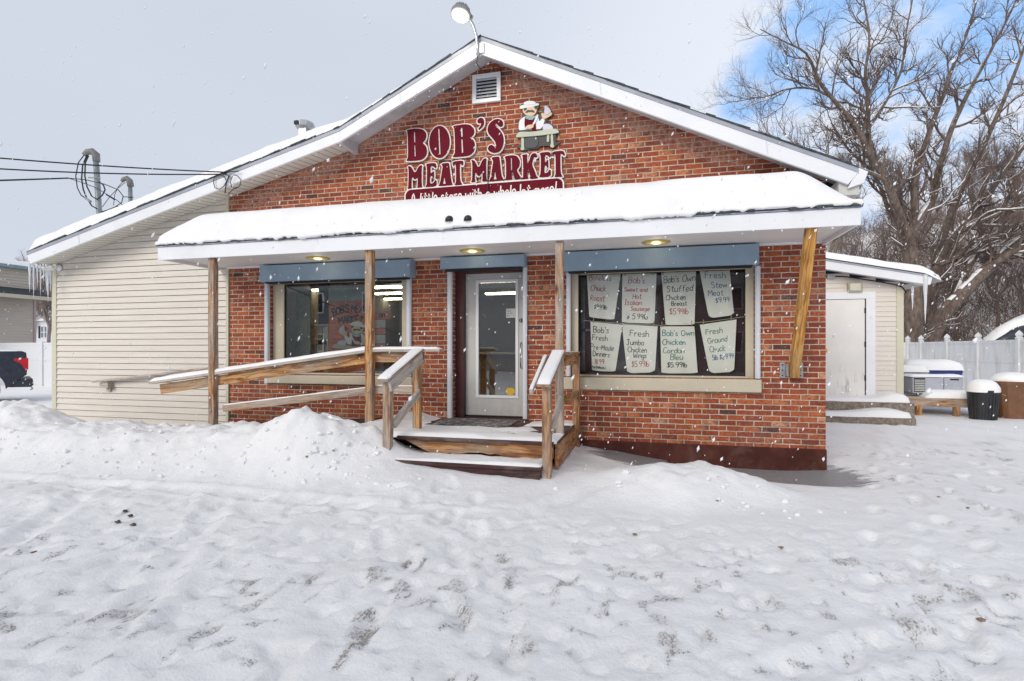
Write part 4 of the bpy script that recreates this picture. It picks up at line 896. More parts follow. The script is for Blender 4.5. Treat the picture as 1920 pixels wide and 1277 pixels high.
# tagline board
tl = thing('tagline_sign', (-2.2, -.02, 3.42), 'long maroon board with white script, its lower half hidden by canopy snow', 'sign')
def rrect(x0, x1, z0, z1, r, n=6):
    out = []
    for cx, cz, a0 in ((x1-r, z1-r, 0), (x0+r, z1-r, 90), (x0+r, z0+r, 180), (x1-r, z0+r, 270)):
        for k in range(n+1): a = R(a0+90*k/n); out.append((cx+r*math.cos(a), cz+r*math.sin(a)))
    return out
b = MB(); b.prism(rrect(-3.37, -1.05, 3.44, 3.765, .10), -.04, -.015); tb = b.build('board', M_['signred'], tl)
b = MB(); b.prism(rrect(-3.37, -1.05, 3.44, 3.765, .10), -.046, -.0405, [rrect(-3.352, -1.068, 3.458, 3.747, .085)]); b.build('border', M_['signwhite'], tl)
# ---- a hand-drawn stroke alphabet
GL = {'A':'0,0 3,10 6,0|1,4 5,4','B':'0,0 0,10|0,10 4,9.6 4.6,7.5 3.4,5.6 0,5.2 4.4,4.6 5,2.2 3.6,0.3 0,0','C':'5,8.6 3.4,10 1,8.6 0,5 1,1.2 3.4,0 5.2,1.6','D':'0,0 0,10 3.6,9 5.4,5.4 4,1.2 0,0','F':'0,0 0.3,10|0,10 5,9.6|0.1,5.4 4,5.5','G':'5.4,8.4 3,10 0.6,8 0,4.4 1.4,0.6 4,0 5.6,2 5.6,4.4 3.4,4.4','H':'0,0 0.2,10|5,0 5,10|0,5.2 5,5.2','I':'2,0 2,10|0.4,10 3.6,10|0.4,0 3.6,0','J':'0,10 5,10|3,10 3,2 1.6,0 0,1.6','M':'0,0 0.6,10 3.2,3.6 6,10 6.6,0','P':'0,0 0.2,10|0.2,10 4,9.4 4.6,7 3,5 0,4.8','R':'0,0 0.2,10|0.2,10 4,9.4 4.4,7.2 2.8,5.6 0,5.2 5,0','S':'4.8,8.4 3,10 0.6,9 0.8,6.6 4,4.6 4.6,2 3,0 0.2,1.2','W':'0,10 1.6,0 3.4,6.4 5.2,0 7,10','O':'3,10 0.6,8 0,4.6 1.2,0.8 3.4,0 5.6,2 6,5.6 4.8,9 3,10',
 'a':'4,5 2,6 0.2,4.2 0.4,1 2,0 4,1.8|4,6 4,1 4.8,0','b':'0,10 0,0|0,3 2,5.6 4,4.4 4,1.4 2.2,0 0,1','c':'4,5 2.2,6 0.2,4.2 0.4,1.2 2.2,0 4.2,1','d':'4,10 4,0|4,4.6 2,6 0.2,4 0.4,1 2.2,0 4,1.6','e':'0.2,3 4,3.4 3.4,5.6 1.8,6 0.2,4 0.4,1.2 2.2,0 4.2,1','f':'4,9.4 2.6,10 1.6,8.4 1.6,0|0.2,5.6 3.6,5.8','g':'4,5 2,6 0.2,4.2 0.6,1.4 2.2,0.8 4,2|4,6 4,-2 2,-3.6 0.4,-2.4','h':'0,10 0,0|0,3.8 2,5.8 3.8,4.6 4,0','i':'0.6,6 0.8,0|0.7,8.4 0.9,8.7','k':'0,10 0,0|3.8,6 0,2.8 4,0','l':'0.6,10 0.7,0','m':'0,6 0.1,0|0.1,4 1.6,6 2.8,4.6 2.8,0|2.8,4 4.4,6 5.6,4.6 5.6,0','n':'0,6 0.1,0|0.1,3.8 2,6 3.8,4.6 4,0','o':'2.2,6 0.3,4.4 0.3,1.4 2,0 4,1.2 4.2,4.4 2.2,6','r':'0,6 0.2,0|0.2,3.6 1.8,5.8 3.4,5.2','s':'3.6,5.2 1.8,6 0.4,4.8 2,3.2 3.6,1.6 2,0 0,0.8','t':'1.8,9 1.8,1.2 3,0 4,0.6|0.2,6.2 3.8,6.4','u':'0,6 0.2,1.4 1.8,0 4,1.8|4,6 4.2,0','v':'0,6 2,0 4,6','w':'0,6 1.2,0 3,4.6 4.6,0 6,6','y':'0,6 2.2,1|4.4,6 2.4,0.6 0.4,-3.6','x':'0,6 4,0|4,6 0,0','p':'0,6 0,-3.6|0,3.6 2,6 4,4.4 3.8,1.2 2,0 0,1.4',
 '0':'2.4,10 0.4,7.6 0.2,3 2,0 4.4,2.4 4.6,7.4 2.4,10','1':'1,8.4 2.4,10 2.4,0','2':'0.2,8 2,10 4.2,8.6 4,6 0,0.2 5,0.2','5':'4.4,10 0.8,9.8 0.4,5.8 2.8,6.2 4.6,4 3.8,0.8 1.4,0 0,1.2','8':'2.6,5.4 0.4,7.4 2.4,10 4.4,8 2.6,5.4 0.2,2.6 2.2,0 4.8,2 2.6,5.4','9':'4.4,7 2.6,5 0.4,6.6 1,9.4 3.2,10 4.6,8 4.2,3 3,0','$':'4.4,8 2.6,9.2 0.6,7.8 1.2,6 3.8,4.2 4.2,2 2.2,0.6 0.2,1.8|2.4,10.6 2.4,-0.8','.':'0.2,0 0.6,0.3','-':'0.4,4 3,4.2',"'":'0.6,10 0.4,7.6','+':'0.2,4 3.8,4|2,6 2,2','!':'0.8,10 0.8,2.6|0.8,0 1,0.3','#':'1,0 2,9|3,0 4,9|0,3 5,3|0,6 5,6'}
def stroke_text(b, txt, fn, h, wd, rnd, jit=.35, track=1.5, n=3):
    """fn(s, t) maps local metres to space + normal offset; h = cap height, wd = pen width"""
    x = 0; k = h/10
    for ch in txt:
        if ch == ' ': x += 4*k; continue
        g_ = GL.get(ch)
        if not g_: continue
        mxw = 0; dy = rnd.uniform(-jit, jit); sc = rnd.uniform(.92, 1.08); sl = .08+rnd.uniform(-.05, .05)
        for st_ in g_.split('|'):
            pts = [tuple(float(q) for q in p.split(',')) for p in st_.split()]; mxw = max(mxw, max(p[0] for p in pts))
            pts = [Vector((x+(p[0]*sc+p[1]*sl)*k+rnd.uniform(-.12, .12)*k, (p[1]*sc+dy)*k+rnd.uniform(-.12, .12)*k)) for p in pts]
            if len(pts) > 2:
                q = []
                for i in range(len(pts)-1):
                    p0 = pts[max(i-1, 0)]; p1 = pts[i]; p2 = pts[i+1]; p3 = pts[min(i+2, len(pts)-1)]
                    for j in range(n):
                        t = j/n; q.append(.5*((2*p1)+(p2-p0)*t+(2*p0-5*p1+4*p2-p3)*t*t+(3*p1-p0-3*p2+p3)*t**3))
                q.append(pts[-1]); pts = q
            L_ = []; Rr = []
            for i, p in enumerate(pts):
                d = pts[min(i+1, len(pts)-1)]-pts[max(i-1, 0)]
                if d.length < 1e-8: d = Vector((1, 0))
                d.normalize(); nn = Vector((-d.y, d.x))*wd/2; L_.append(p+nn); Rr.append(p-nn)
            base = len(b.v)
            for a, c in zip(L_, Rr): b.v.append(tuple(fn(a.x, a.y))); b.v.append(tuple(fn(c.x, c.y)))
            for i in range(len(pts)-1): b.f.append((base+2*i, base+2*i+1, base+2*i+3, base+2*i+2)); b.mi.append(0)
        x += (mxw+track)*k
    return x
b = MB(); rn = random.Random(4)
tot = stroke_text(MB(), 'A little store with a whole lot more!', lambda s, t: (s, 0, t), .15, .02, random.Random(4), .1)
f_ = 2.12/tot
stroke_text(b, 'A little store with a whole lot more!', lambda s, t: (-3.27+s*f_, -.0425-.0, 3.545+t), .15, .022, rn, .1)
b.build('script', M_['signwhite'], tl, fix=False)

# ================================================================== posters in the right window
INK = {'r': flat('ink_red', (.50,.045,.05)), 'k': flat('ink_black', (.03,.035,.04)), 'b': flat('ink_blue', (.04,.14,.30)), 't': flat('ink_teal', (.03,.22,.25)), 'g': flat('ink_green', (.09,.24,.18))}
g = new_mat('poster_paper'); p = g.pos()
pap = g.done(g.mixc(g.mapr(g.noise(p, 3.5, 4), .35, .65), (.90,.88,.82), (.95,.93,.88)), .8, g.bump(g.noise(p, 5, 3), .3, .02))
b = MB(); b.box(W2[0]+.02, W2[1]-.02, .245, .262, 1.12, 2.49); tag(b.build('backing_curtain', simple('maroon_curtain', (.045,.016,.020), .9, .3, 3, .3, dirt=(.02,.02,.03), dirtamt=.6), recenter=True), 'dark maroon curtain hanging behind the hand written price posters', 'curtain')
b = MB(); b.box(-.86, -.80, .225, .240, 1.14, 2.44); b.box(-.855, -.66, .225, .240, 1.70, 1.73)
tag(b.build('grey_board', simple('grey_board', (.10,.11,.12), .6, .3, 8, .1), recenter=True), 'narrow grey strip standing at the left edge of the poster window', 'board')
YP = .165
def cords(pts, label):
    q = [P(u, v, YP-.004) for u, v in pts]; b = MB(); b.tube(q, .0035, 5)
    tag(b.build('hanging_cord', simple('cord', (.55,.52,.42), .8), recenter=True), label, 'cord')
cords([(1085,517),(1160,514),(1250,508),(1420,500)], 'thin upper cord across the window holding the top row of posters')
cords([(1094,601),(1170,607),(1240,610),(1330,603),(1395,594)], 'thin lower cord across the window holding the bottom row of posters')
PO = [ # px corners TL TR BR BL, lines (text, s, t, height, ink), label word
 ([(1100,511),(1164,512),(1152,600),(1105,595)], [('Boneless',.07,.83,.115,'r'),('Chuck',.10,.60,.125,'r'),('Roast',.08,.38,.125,'r'),('$9.99lb',.20,.20,.10,'k')], 'price poster for boneless chuck roast in red and black, top row far left'),
 ([(1167,512),(1231,513),(1227,607),(1166,605)], [("Bob's",.18,.80,.13,'r'),('Sweet and',.06,.63,.085,'r'),('Hot',.32,.49,.10,'r'),('Italian',.07,.36,.10,'r'),('Sausage',.26,.25,.09,'r'),('$ 5.99lb',.14,.08,.11,'k')], "price poster for Bob's sweet and hot Italian sausage in red"),
 ([(1240,511),(1305,506),(1302,609),(1248,610)], [("Bob's Own",.05,.80,.13,'k'),('Stuffed',.12,.62,.12,'k'),('Chicken',.08,.47,.10,'k'),('Breast',.24,.36,.09,'k'),('$5.99lb',.16,.20,.11,'r')], "price poster for Bob's own stuffed chicken breast in black ink"),
 ([(1311,504),(1368,503),(1376,591),(1329,597)], [('Fresh',.14,.80,.14,'t'),('Stew',.30,.60,.12,'b'),('Meat',.14,.44,.12,'b'),('$9.99',.36,.29,.11,'b')], 'tilted price poster for fresh stew meat in blue ink, top row far right'),
 ([(1107,603),(1167,609),(1154,697),(1110,695)], [("Bob's",.08,.79,.13,'k'),('Fresh',.05,.63,.12,'k'),('Pre-Made',-.02,.44,.11,'k'),('Dinners',.06,.30,.11,'k'),('18.99',.10,.15,.10,'r'),('ny+Delicate',.02,.05,.06,'k')], "price poster for Bob's fresh pre-made dinners, bottom row far left"),
 ([(1166,608),(1233,612),(1228,698),(1176,700)], [('Fresh',.20,.76,.14,'k'),('Jumbo',.08,.58,.12,'k'),('Chicken',.10,.43,.11,'k'),('Wings',.26,.31,.11,'k'),('$5.99lb',.18,.13,.12,'r')], 'price poster for fresh jumbo chicken wings with red price, bottom row'),
 ([(1238,612),(1302,612),(1308,700),(1240,700)], [("Bob's Own",.05,.80,.13,'t'),('Chicken',.05,.61,.12,'t'),('Cordon',.06,.43,.12,'g'),('Bleu',.26,.29,.12,'g'),('$5.99lb',.16,.13,.11,'k')], "price poster for Bob's own chicken cordon bleu in teal and green"),
 ([(1312,609),(1381,599),(1376,697),(1330,700)], [('Fresh',.12,.78,.12,'g'),('Ground',.14,.60,.12,'g'),('Chuck',.16,.42,.12,'g'),('5lb $29.99',.20,.26,.10,'b')], 'pale rounded poster for fresh ground chuck five pounds, bottom row far right')]
for i, (cr, lines, lab) in enumerate(PO):
    c = [P(u, v, YP) for u, v in cr]; hh = (c[0]-c[3]).length; ww = (c[1]-c[0]).length; rnd = random.Random(50+i)
    ph = rnd.uniform(0, 6)
    def surf(s, t, off=0.0, c=c, ph=ph, i=i):                # s 0..1 left-right, t 0..1 bottom-top
        # lower corners round off a little
        q = c[3].lerp(c[2], s).lerp(c[0].lerp(c[1], s), t)
        dp = .012*math.sin(s*5+ph)*(1-t)+.010*(1-t)**2*math.cos(ph+s*3)
        q = q+Vector((0, -abs(dp)-off, 0)); q.z -= .0*s
        if t < .12: q.z += (.012, .03)[i in (3, 5, 7)]*(max(0, abs(s-.5)*2-.55)/.45)**2*(1-t/.12)
        return q
    b = MB(); n = 14; vs = [surf(a/n, e/n) for a in range(n+1) for e in range(n+1)]
    vs2 = [v+Vector((0, .0012, 0)) for v in vs]
    fs = [(a*(n+1)+e, (a+1)*(n+1)+e, (a+1)*(n+1)+e+1, a*(n+1)+e+1) for a in range(n) for e in range(n)]
    po = thing('price_poster', (c[3].x, YP, c[3].z), lab, 'poster', 'hand written price posters in the window')
    b.add(vs, fs); b.add(vs2, [tuple(reversed(f)) for f in fs]); sh = b.build('paper', pap, po, smooth=True, fix=False)
    by = {}
    for txt, s, t, h, ink in lines:
        m = by.setdefault(ink, MB()); tmp = MB(); tw_ = stroke_text(tmp, txt, lambda a, e: (a, 0, e), h*hh*.92, .01, random.Random(1), .2)
        avail = (.97-s)*ww; f_ = min(1.12, avail/tw_)
        stroke_text(m, txt, lambda a, e, s=s, t=t, f_=f_: surf(s+a*f_/ww, t+e/hh, .0035), h*hh*.95, .008, rnd, .4)
    for k, m in by.items(): m.build('writing', INK[k], sh, fix=False)
def peg(u, v):
    c = P(u, v, YP-.012); b = MB(); b.box(c.x-.006, c.x+.006, c.y-.006, c.y+.006, c.z-.035, c.z+.035)
    o = b.build('clothes_peg', simple('peg_wood', (.45,.30,.17), .7), bevel=.003, recenter=True); tag(o, 'small wooden clothes peg clipped on a cord above the window posters', 'clothes peg', 'clothes pegs on the poster cords')
for u, v in ((1172,512),(1224,510),(1243,511),(1113,600),(1167,609),(1226,607),(1241,608),(1297,606),(1319,604),(1371,596)): peg(u, v)

# ================================================================== inside the left window and the shop
def strip(x0, x1, y, z, lab):
    t = thing('strip_light', ((x0+x1)/2, y, z), lab, 'ceiling light', 'fluorescent lights inside the shop'); b = MB(); b.box(x0, x1, y-.09, y+.09, z, z+.06); b.build('housing', M_['wallint'], t)
    b = MB(); b.box(x0+.02, x1-.02, y-.07, y-.02, z-.035, z-.002); b.box(x0+.02, x1-.02, y+.02, y+.07, z-.035, z-.002); b.build('tube', M_['tube'], t)
strip(-6.5, -6.0, 2.2, 2.64, 'lit fluorescent strip inside the shop seen at the upper left of the left window'); strip(-5.15, -4.5, 2.2, 2.66, 'lit fluorescent strip inside the shop right of the wooden post'); strip(-5.85, -5.15, 3.6, 2.70, 'lit fluorescent strip deeper in the shop behind the left window'); strip(-6.6, -5.9, 5.2, 2.74, 'lit fluorescent strip at the back of the shop'); strip(-3.0, -2.0, 2.3, 2.72, 'lit fluorescent strip seen through the top of the door glass'); strip(-3.5, -2.4, 4.4, 2.72, 'lit fluorescent strip deeper in the shop seen through the door glass')
sh = thing('shop_shelf', (-4.7, .55, .45), 'pale metal shelf rack with colourful goods inside the left window', 'shelf')
b = MB()
for x in (-5.30, -4.92):
    for y in (.42, .70): b.box(x-.012, x+.012, y-.012, y+.012, .46, 1.86)
b.build('upright', M_['tan'], sh)
for z in (1.06, 1.34, 1.62, 1.84):
    b = MB(); b.box(-5.32, -4.90, .41, .71, z-.012, z+.012); b.build('shelf_board', M_['tan'], sh)
gcols = [(.45,.08,.06), (.08,.14,.35), (.55,.50,.40), (.12,.11,.10), (.40,.28,.12), (.6,.58,.55)]
gm = [flat('goods_%s' % n, c) for n, c in zip(('red', 'blue', 'cream', 'black', 'ochre', 'white'), gcols)]
gname = ('red', 'blue', 'cream', 'black', 'ochre', 'white')
for z, lvl in ((1.072, 'bottom'), (1.352, 'middle'), (1.632, 'upper')):
    x = -5.28; k = 0; pl = ('left', 'middle', 'right', 'far right')
    while x < -5.0 and k < 4:
        w_ = random.uniform(.09, .14); h_ = random.uniform(.10, .2); ci = random.randrange(6); b = MB(); b.box(x, x+w_-.012, .46, .64, z, z+h_); o = b.build('packet', gm[ci], bevel=.008, recenter=True)
        tag(o, '%s packet at the %s of the %s shelf inside the left window' % (gname[ci], pl[k], lvl), 'packet', 'goods on the shop shelf'); x += w_; k += 1
# brick-patterned display panel with the shop's name, inside the glass
dp = thing('display_panel', (-3.98, .22, 1.06), "brick red display panel lettered BOB'S MEAT MARKET in black inside the left window", 'display panel')
g = new_mat('panel_red'); p = g.pos(); pm = g.done(g.mixc(g.mapr(g.noise(g.mapping(p, (1, 1, 4)), 7, 5, .7), .35, .65), (.50,.10,.05), (.75,.25,.14)), .6)
b = MB(); b.box(-4.76, -4.0, .20, .215, 1.10, 2.19); b.build('panel', pm, dp, bevel=.003)
b = MB(); b.box(-4.76, -4.0, .19, .215, 2.195, 2.40); b.build('header_board', simple('pale_header', (.36,.42,.42), .5, .15, 5, .05), dp, bevel=.003)
def arc_text(txt, cx, cz, r, a0, a1, h, mat, y, parent, wd):
    tmp = MB(); tw_ = stroke_text(tmp, txt, lambda s, t: (s, 0, t), h, wd, random.Random(2), .05); b = MB()
    def f(s, t):
        a = R(a0+(a1-a0)*s/tw_); return (cx+(r+t)*math.sin(a), y, cz+(r+t)*math.cos(a))
    stroke_text(b, txt, f, h, wd, random.Random(2), .05); return b.build('lettering', mat, parent, fix=False)
GL["Q"] = GL["O"]
GL.update({'E': '4.6,10 0,10 0,0 4.8,0|0,5.2 3.6,5.2', 'T': '0,10 6,10|3,10 3,0', 'K': '0,0 0,10|5,10 0,5 5.4,0', 'N': '0,0 0,10 5,0 5,10'})
arc_text("BOB'S MEAT", -4.37, 1.22, .80, -22, 20, .105, INK['k'], .196, dp, .024); arc_text('MARKET', -4.37, 1.22, .64, -18, 17, .105, INK['k'], .196, dp, .024)
bf = thing('butcher_figure', (-3.82, .16, 1.2), 'painted butcher cut-out with straw hat standing in front of the red display panel', 'figure')
sc_ = .92
def bm_map(pts): return [(-4.25-(x-1430)/564.7*.78, 1.43+(430-y)/564.7*.66) for x, y in pts]
butcher(bf, bm_map, ('hat_brim', 'hat_crown', 'face', 'hair', 'moustache', 'shirt', 'apron', 'bow_tie', 'hand', 'meat', 'knife', 'table'), .205)
nsn = thing('price_board', (-3.42, .30, 1.3), 'pink and white price board partly hidden by the wooden post in the left window', 'sign')
for z0, z1, m in ((2.02-.11, 2.02, 'pinkb'), (1.78, 1.90, 'whiteb'), (1.68, 1.77, 'pinkb'), (1.54, 1.67, 'whiteb'), (1.44, 1.53, 'pinkb')):
    if m not in M_: M_[m] = flat(m, (.62,.20,.16) if m == 'pinkb' else (.55,.55,.54))
    b = MB(); b.box(-4.02, -3.83 if z1 < 1.95 else -3.74, .26, .27, z0, z1); b.build('panel', M_[m], nsn)
b = MB(); stroke_text(b, 'on', lambda s, t: (-3.93+s, .257, 1.935+t), .09, .014, random.Random(3), .1); b.build('lettering', INK['k'], nsn, fix=False)
b = MB(); b.box(-4.0, -3.88, .30, .32, 1.08, 1.42); b.build('stand', M_['wallint'], nsn)
b = MB(); b.box(-5.46, -5.24, .13, .136, 1.09, 1.21); o = b.build('paper_notice', gm[5], recenter=True); tag(o, 'small white notice standing in the lower left corner of the left window', 'notice')
lp = thing('green_label_box', (-3.1, .14, 1.06), 'white box with a green lettered label on the left window ledge by the rail', 'box')
c = P(735, 685, .0)
b = MB(); b.box(-3.75, -3.36, .10, .14, 1.062, 1.155); b.build('box_body', gm[5], lp, bevel=.006); b = MB(); b.box(-3.73, -3.38, .095, .0995, 1.085, 1.13); b.build('label', flat('label_green', (.09,.22,.14)), lp)
b = MB(); b.box(-5.44, -5.18, .33, .37, 1.1, 2.4); o = b.build('green_drape', simple('drape_green', (.22,.24,.15), .8, .4, 3, .2), recenter=True); tag(o, 'olive green drape hanging inside the left edge of the left window', 'curtain')
b = MB(); b.box(-5.75, -5.5, 1.4, 1.65, .46, 2.88); o = b.build('shop_pillar', simple('pillar_brown', (.10,.055,.03), .6), recenter=True); tag(o, 'dark brown pillar inside the shop behind the shelf rack', 'pillar')
# things on the door glass
dn = thing('door_notice', (-1.84, .23, 1.95), 'small white hand written notice stuck on the upper right of the door glass', 'notice')
b = MB(); b.box(-1.925, -1.79, .232, .2335, 1.90, 2.03); b.build('paper', gm[5], dn)
b = MB(); rn = random.Random(9)
for k, tx in enumerate(('Please', 'use this', 'door')): stroke_text(b, tx, lambda s, t, k=k: (-1.915+s, .231, 1.99-k*.035+t), .022, .003, rn, .2)
b.build('writing', INK['b'], dn, fix=False)
ys_ = MB(); ys_.prism([(-1.92,.815),(-1.90,.80),(-1.83,.80),(-1.80,.83),(-1.79,.865),(-1.82,.895),(-1.86,.905),(-1.90,.90),(-1.925,.87)], .230, .2335)
tag(ys_.build('yellow_sticker', flat('sticker_yellow', (.72,.46,.03)), recenter=True), 'round yellow sticker at the bottom right of the door glass', 'sticker')
ctr = thing('counter', (-2.4, 3.2, .45), 'wooden shop counter seen dimly through the door glass', 'counter')
b = MB(); b.box(-3.6, -1.5, 3.0, 3.5, .46, 1.35); b.build('counter_body', simple('counter_wood', (.20,.12,.06), .5), ctr, bevel=.01); b = MB(); b.box(-3.65, -1.45, 2.95, 3.55, 1.35, 1.39); b.build('counter_top', M_['tan'], ctr, bevel=.005)

# ================================================================== gable lamp, camera, masts, cables
gl_ = thing('gable_lamp', (-2.1, YO-.03, 5.3), 'lit floodlight on a curved arm at the gable peak', 'lamp')
b = MB(); yb = YO-.03
pts = [(-2.115, yb-.02, 5.27), (-2.12, yb-.03, 5.40), (-2.125, yb-.06, 5.52), (-2.15, yb-.12, 5.63), (-2.20, yb-.2, 5.71), (-2.25, yb-.27, 5.75)]
b.tube(pts, .02, 10); b.build('arm', M_['steel'], gl_, smooth=True)
b = MB(); b.box(-2.16, -2.04, yb-.02, yb+.01, 5.32, 5.45); b.build('mount_plate', M_['white'], gl_, bevel=.004)
hc = P(864, 26, yb-.36); ax_ = Vector((-.10, -.30, -1.0)).normalized(); Mh = Matrix.Translation(hc) @ (-ax_).to_track_quat('Z', 'Y').to_matrix().to_4x4()
b = MB(); b.lathe([(.112, -.03), (.125, -.02), (.125, .02), (.11, .04), (.08, .055), (.03, .06)], (0, 0, 0), 28); hd = b.build('lamp_head', simple('lamp_grey', (.22,.22,.23), .5), gl_, smooth=False, M=Mh, bevel=.004)
b = MB()
for k in range(-4, 5): b.box(k*.022-.003, k*.022+.003, -math.sqrt(max(0, .1**2-(k*.022)**2)), math.sqrt(max(0, .1**2-(k*.022)**2)), .05, .085)
b.build('cooling_fin', M_['pipe'], hd, M=Mh)
b = MB(); b.lathe([(.02, -.062), (.06, -.056), (.10, -.04), (.113, -.028)], (0, 0, 0), 28); b.build('lens', M_['lamp'], hd, smooth=True, M=Mh)
b = MB(); b.tube([hc+Vector((.08, .05, -.0)), hc+Vector((.12, .07, -.02)), Vector(pts[-1])], .028, 8); b.build('arm_clamp', M_['pipe'], gl_)
ld = bpy.data.lights.new('lamp_glow', 'POINT'); ld.energy = 6; ld.color = (1, .93, .75); ld.shadow_soft_size = .1; lo_ = bpy.data.objects.new('lamp_glow', ld); link(lo_, gl_, Matrix.Translation(hc+ax_*.2))
b = MB(); b.tube([(-2.12, yb-.02, 5.28), (-2.14, yb-.01, 5.20), (-2.10, yb+.03, 5.13), (-2.02, yb+.10, 5.12), (-1.98, yb+.22, 5.20), (-1.99, yb+.3, 5.30)], .006, 6)
b.tube([(-1.99, -.03, 5.36), (-1.93, -.05, 5.34), (-1.92, -.03, 5.2), (-1.92, -.045, 5.1)], .005, 6); b.build('cable', M_['cable'], gl_, smooth=True)
sc1 = thing('security_camera', (-9.98, -.07, 2.84), 'small white bullet security camera under the left eave corner', 'camera')
b = MB(); b.lathe([(.055, -.02), (.055, -.05), (.03, -.07)], (-9.90, 0, 2.87), 20, 'Y'); b.build('base', M_['white'], sc1, smooth=True)
b = MB(); q0, q1 = Vector((-9.93, -.09, 2.86)), Vector((-10.05, -.20, 2.83)); b.tube([q0, q0.lerp(q1, .1), q1], [.03, .042, .042], 16); bd = b.build('camera_body', M_['white'], sc1)
b = MB(); d_ = (q1-q0).normalized(); b.tube([q1-d_*.002, q1+d_*.008], .036, 16); b.build('lens', M_['black'], bd)
def arc(c, r0, r1, a0, a1, n=16, y=0, wob=.0):
    return [(c[0]+r0*math.cos(R(a0+(a1-a0)*k/n)), y+wob*math.sin(k*.7), c[1]+r1*math.sin(R(a0+(a1-a0)*k/n))) for k in range(n+1)]
def PX(pts, Y): return [tuple(P(u, v, Y)) for u, v in pts]
m1 = thing('service_mast', (-10.15, .75, 2.9), 'tall grey conduit mast with curved weatherhead and looping black cables above the left roof', 'service mast')
Y1 = .75
b = MB(); b.tube([Vector(P(190, 470, Y1)), Vector(P(186, 400, Y1)), Vector(P(180, 300, Y1))], .048, 14); b.build('pipe', M_['pipe'], m1, smooth=True)
b = MB(); b.tube([P(181,303,Y1), P(180,290,Y1), P(173,284,Y1-.03), P(164,285,Y1-.06), P(157,291,Y1-.09)], [.06, .066, .062, .055, .045], 12); b.build('weatherhead', M_['hood'], m1, smooth=True)
b = MB()
b.tube(PX([(158,290),(147,305),(142,330),(145,352),(152,366),(158,370)], Y1-.1), .010, 6); b.tube(PX([(163,291),(155,310),(153,335),(156,355),(162,370),(172,386),(181,391)], Y1-.08), .012, 6); b.tube(PX([(166,292),(160,305),(159,330),(163,350),(172,368),(182,374),(192,366),(197,356),(194,347),(186,341)], Y1-.08), .012, 6)
b.tube(PX([(128,334),(160,337),(195,345),(222,356),(231,368),(228,380),(216,388),(196,396)], Y1-.12), .008, 6); b.tube(PX([(128,334),(150,341),(180,352),(205,367),(220,376),(232,386)], Y1-.11), .007, 6)
b.tube(PX([(192,398),(205,395),(222,388)], Y1-.1), .022, 6); b.tube(PX([(200,365),(215,374)], Y1-.13), .016, 6)
b.build('cable_loops', M_['cable'], m1, smooth=True)
b = MB(); b.tube(PX([(166,333),(188,334)], Y1-.05), .012, 6); b.build('clamp', M_['steel'], m1); b = MB(); b.tube(PX([(160,371),(170,378)], Y1-.09), .024, 6); b.build('clamp', M_['steel'], m1)
m2 = thing('service_mast', (-10.1, 1.4, 2.9), 'short grey conduit mast with small weatherhead right of the tall mast', 'service mast')
Y2 = 1.4
b = MB(); b.tube([Vector(P(246, 440, Y2)), Vector(P(245, 385, Y2)), Vector(P(244, 348, Y2))], .038, 12); b.build('pipe', M_['pipe'], m2, smooth=True)
b = MB(); b.tube([P(245,349,Y2), P(243,339,Y2), P(238,334,Y2-.02), P(232,336,Y2-.05), P(228,340,Y2-.06)], [.06, .058, .05, .045, .03], 12); b.build('weatherhead', M_['hood'], m2, smooth=True)
b = MB(); b.tube(PX([(230,341),(222,350),(215,365),(213,385)], Y2-.06), .006, 5); b.tube(PX([(235,342),(222,352),(205,370),(192,388)], Y2-.06), .006, 5); b.tube(PX([(232,369),(250,370)], Y2-.04), .008, 5); b.build('cable', M_['cable'], m2, smooth=True)
# overhead service lines from a pole off to the left
def line(name, a, bb, sag, r, lab):
    a, bb = Vector(a), Vector(bb); pts = []
    for k in range(25): t = k/24; q = a.lerp(bb, t); q.z -= sag*4*t*(1-t); pts.append(q)
    b = MB(); b.tube(pts, r, 6); tag(b.build(name, M_['cable'], smooth=True, recenter=True), lab, 'cable', 'overhead cables')
e1 = P(424, 323, YO-.08); dirL = Vector(P(0, 284, -3.2))
def ext(a, p, k): return a+(p-a)*k
line('overhead_cable', e1, ext(e1, P(0, 282, -2.2), 2.4), .10, .009, 'upper of the two black overhead cables running to the rake board')
line('overhead_cable', e1+Vector((.02,0,-.03)), ext(e1, P(0, 291, -2.2), 2.4), .16, .009, 'lower of the two black overhead cables running to the rake board')
e2 = P(128, 334, Y1-.12); line('overhead_cable', e2, ext(e2, P(0, 335, -.9), 6), .05, .014, 'thick black overhead cable joining the tall service mast from the left')
dl = thing('drip_loops', tuple(P(425, 350, YO-.05)), 'two small coils of black cable hanging at the rake board anchor', 'cable')
b = MB(); b.tube(PX([(400,340),(403,352),(412,355),(420,349),(425,340),(420,330),(410,328),(402,332),(400,342)], YO-.05), .006, 5); b.tube(PX([(436,330),(432,340),(434,350),(442,354),(450,348),(452,338),(446,330),(438,328)], YO-.06), .006, 5); b.tube(PX([(430,329),(424,345),(422,362)], YO-.04), .009, 5); b.tube(PX([(448,350),(438,354),(428,364)], YO-.03), .006, 5); b.tube(PX([(418,326),(432,322),(448,321)], YO-.07), .007, 5); b.build('coil', M_['cable'], dl, smooth=True)
b = MB(); b.tube([P(914.5, 312, -.06), P(914.3, 330, -.058), P(915, 356, -.06)], .006, 5); tag(b.build('sign_cable', M_['cable'], recenter=True), 'short black cable hanging between the A and R of the sign letters', 'cable')
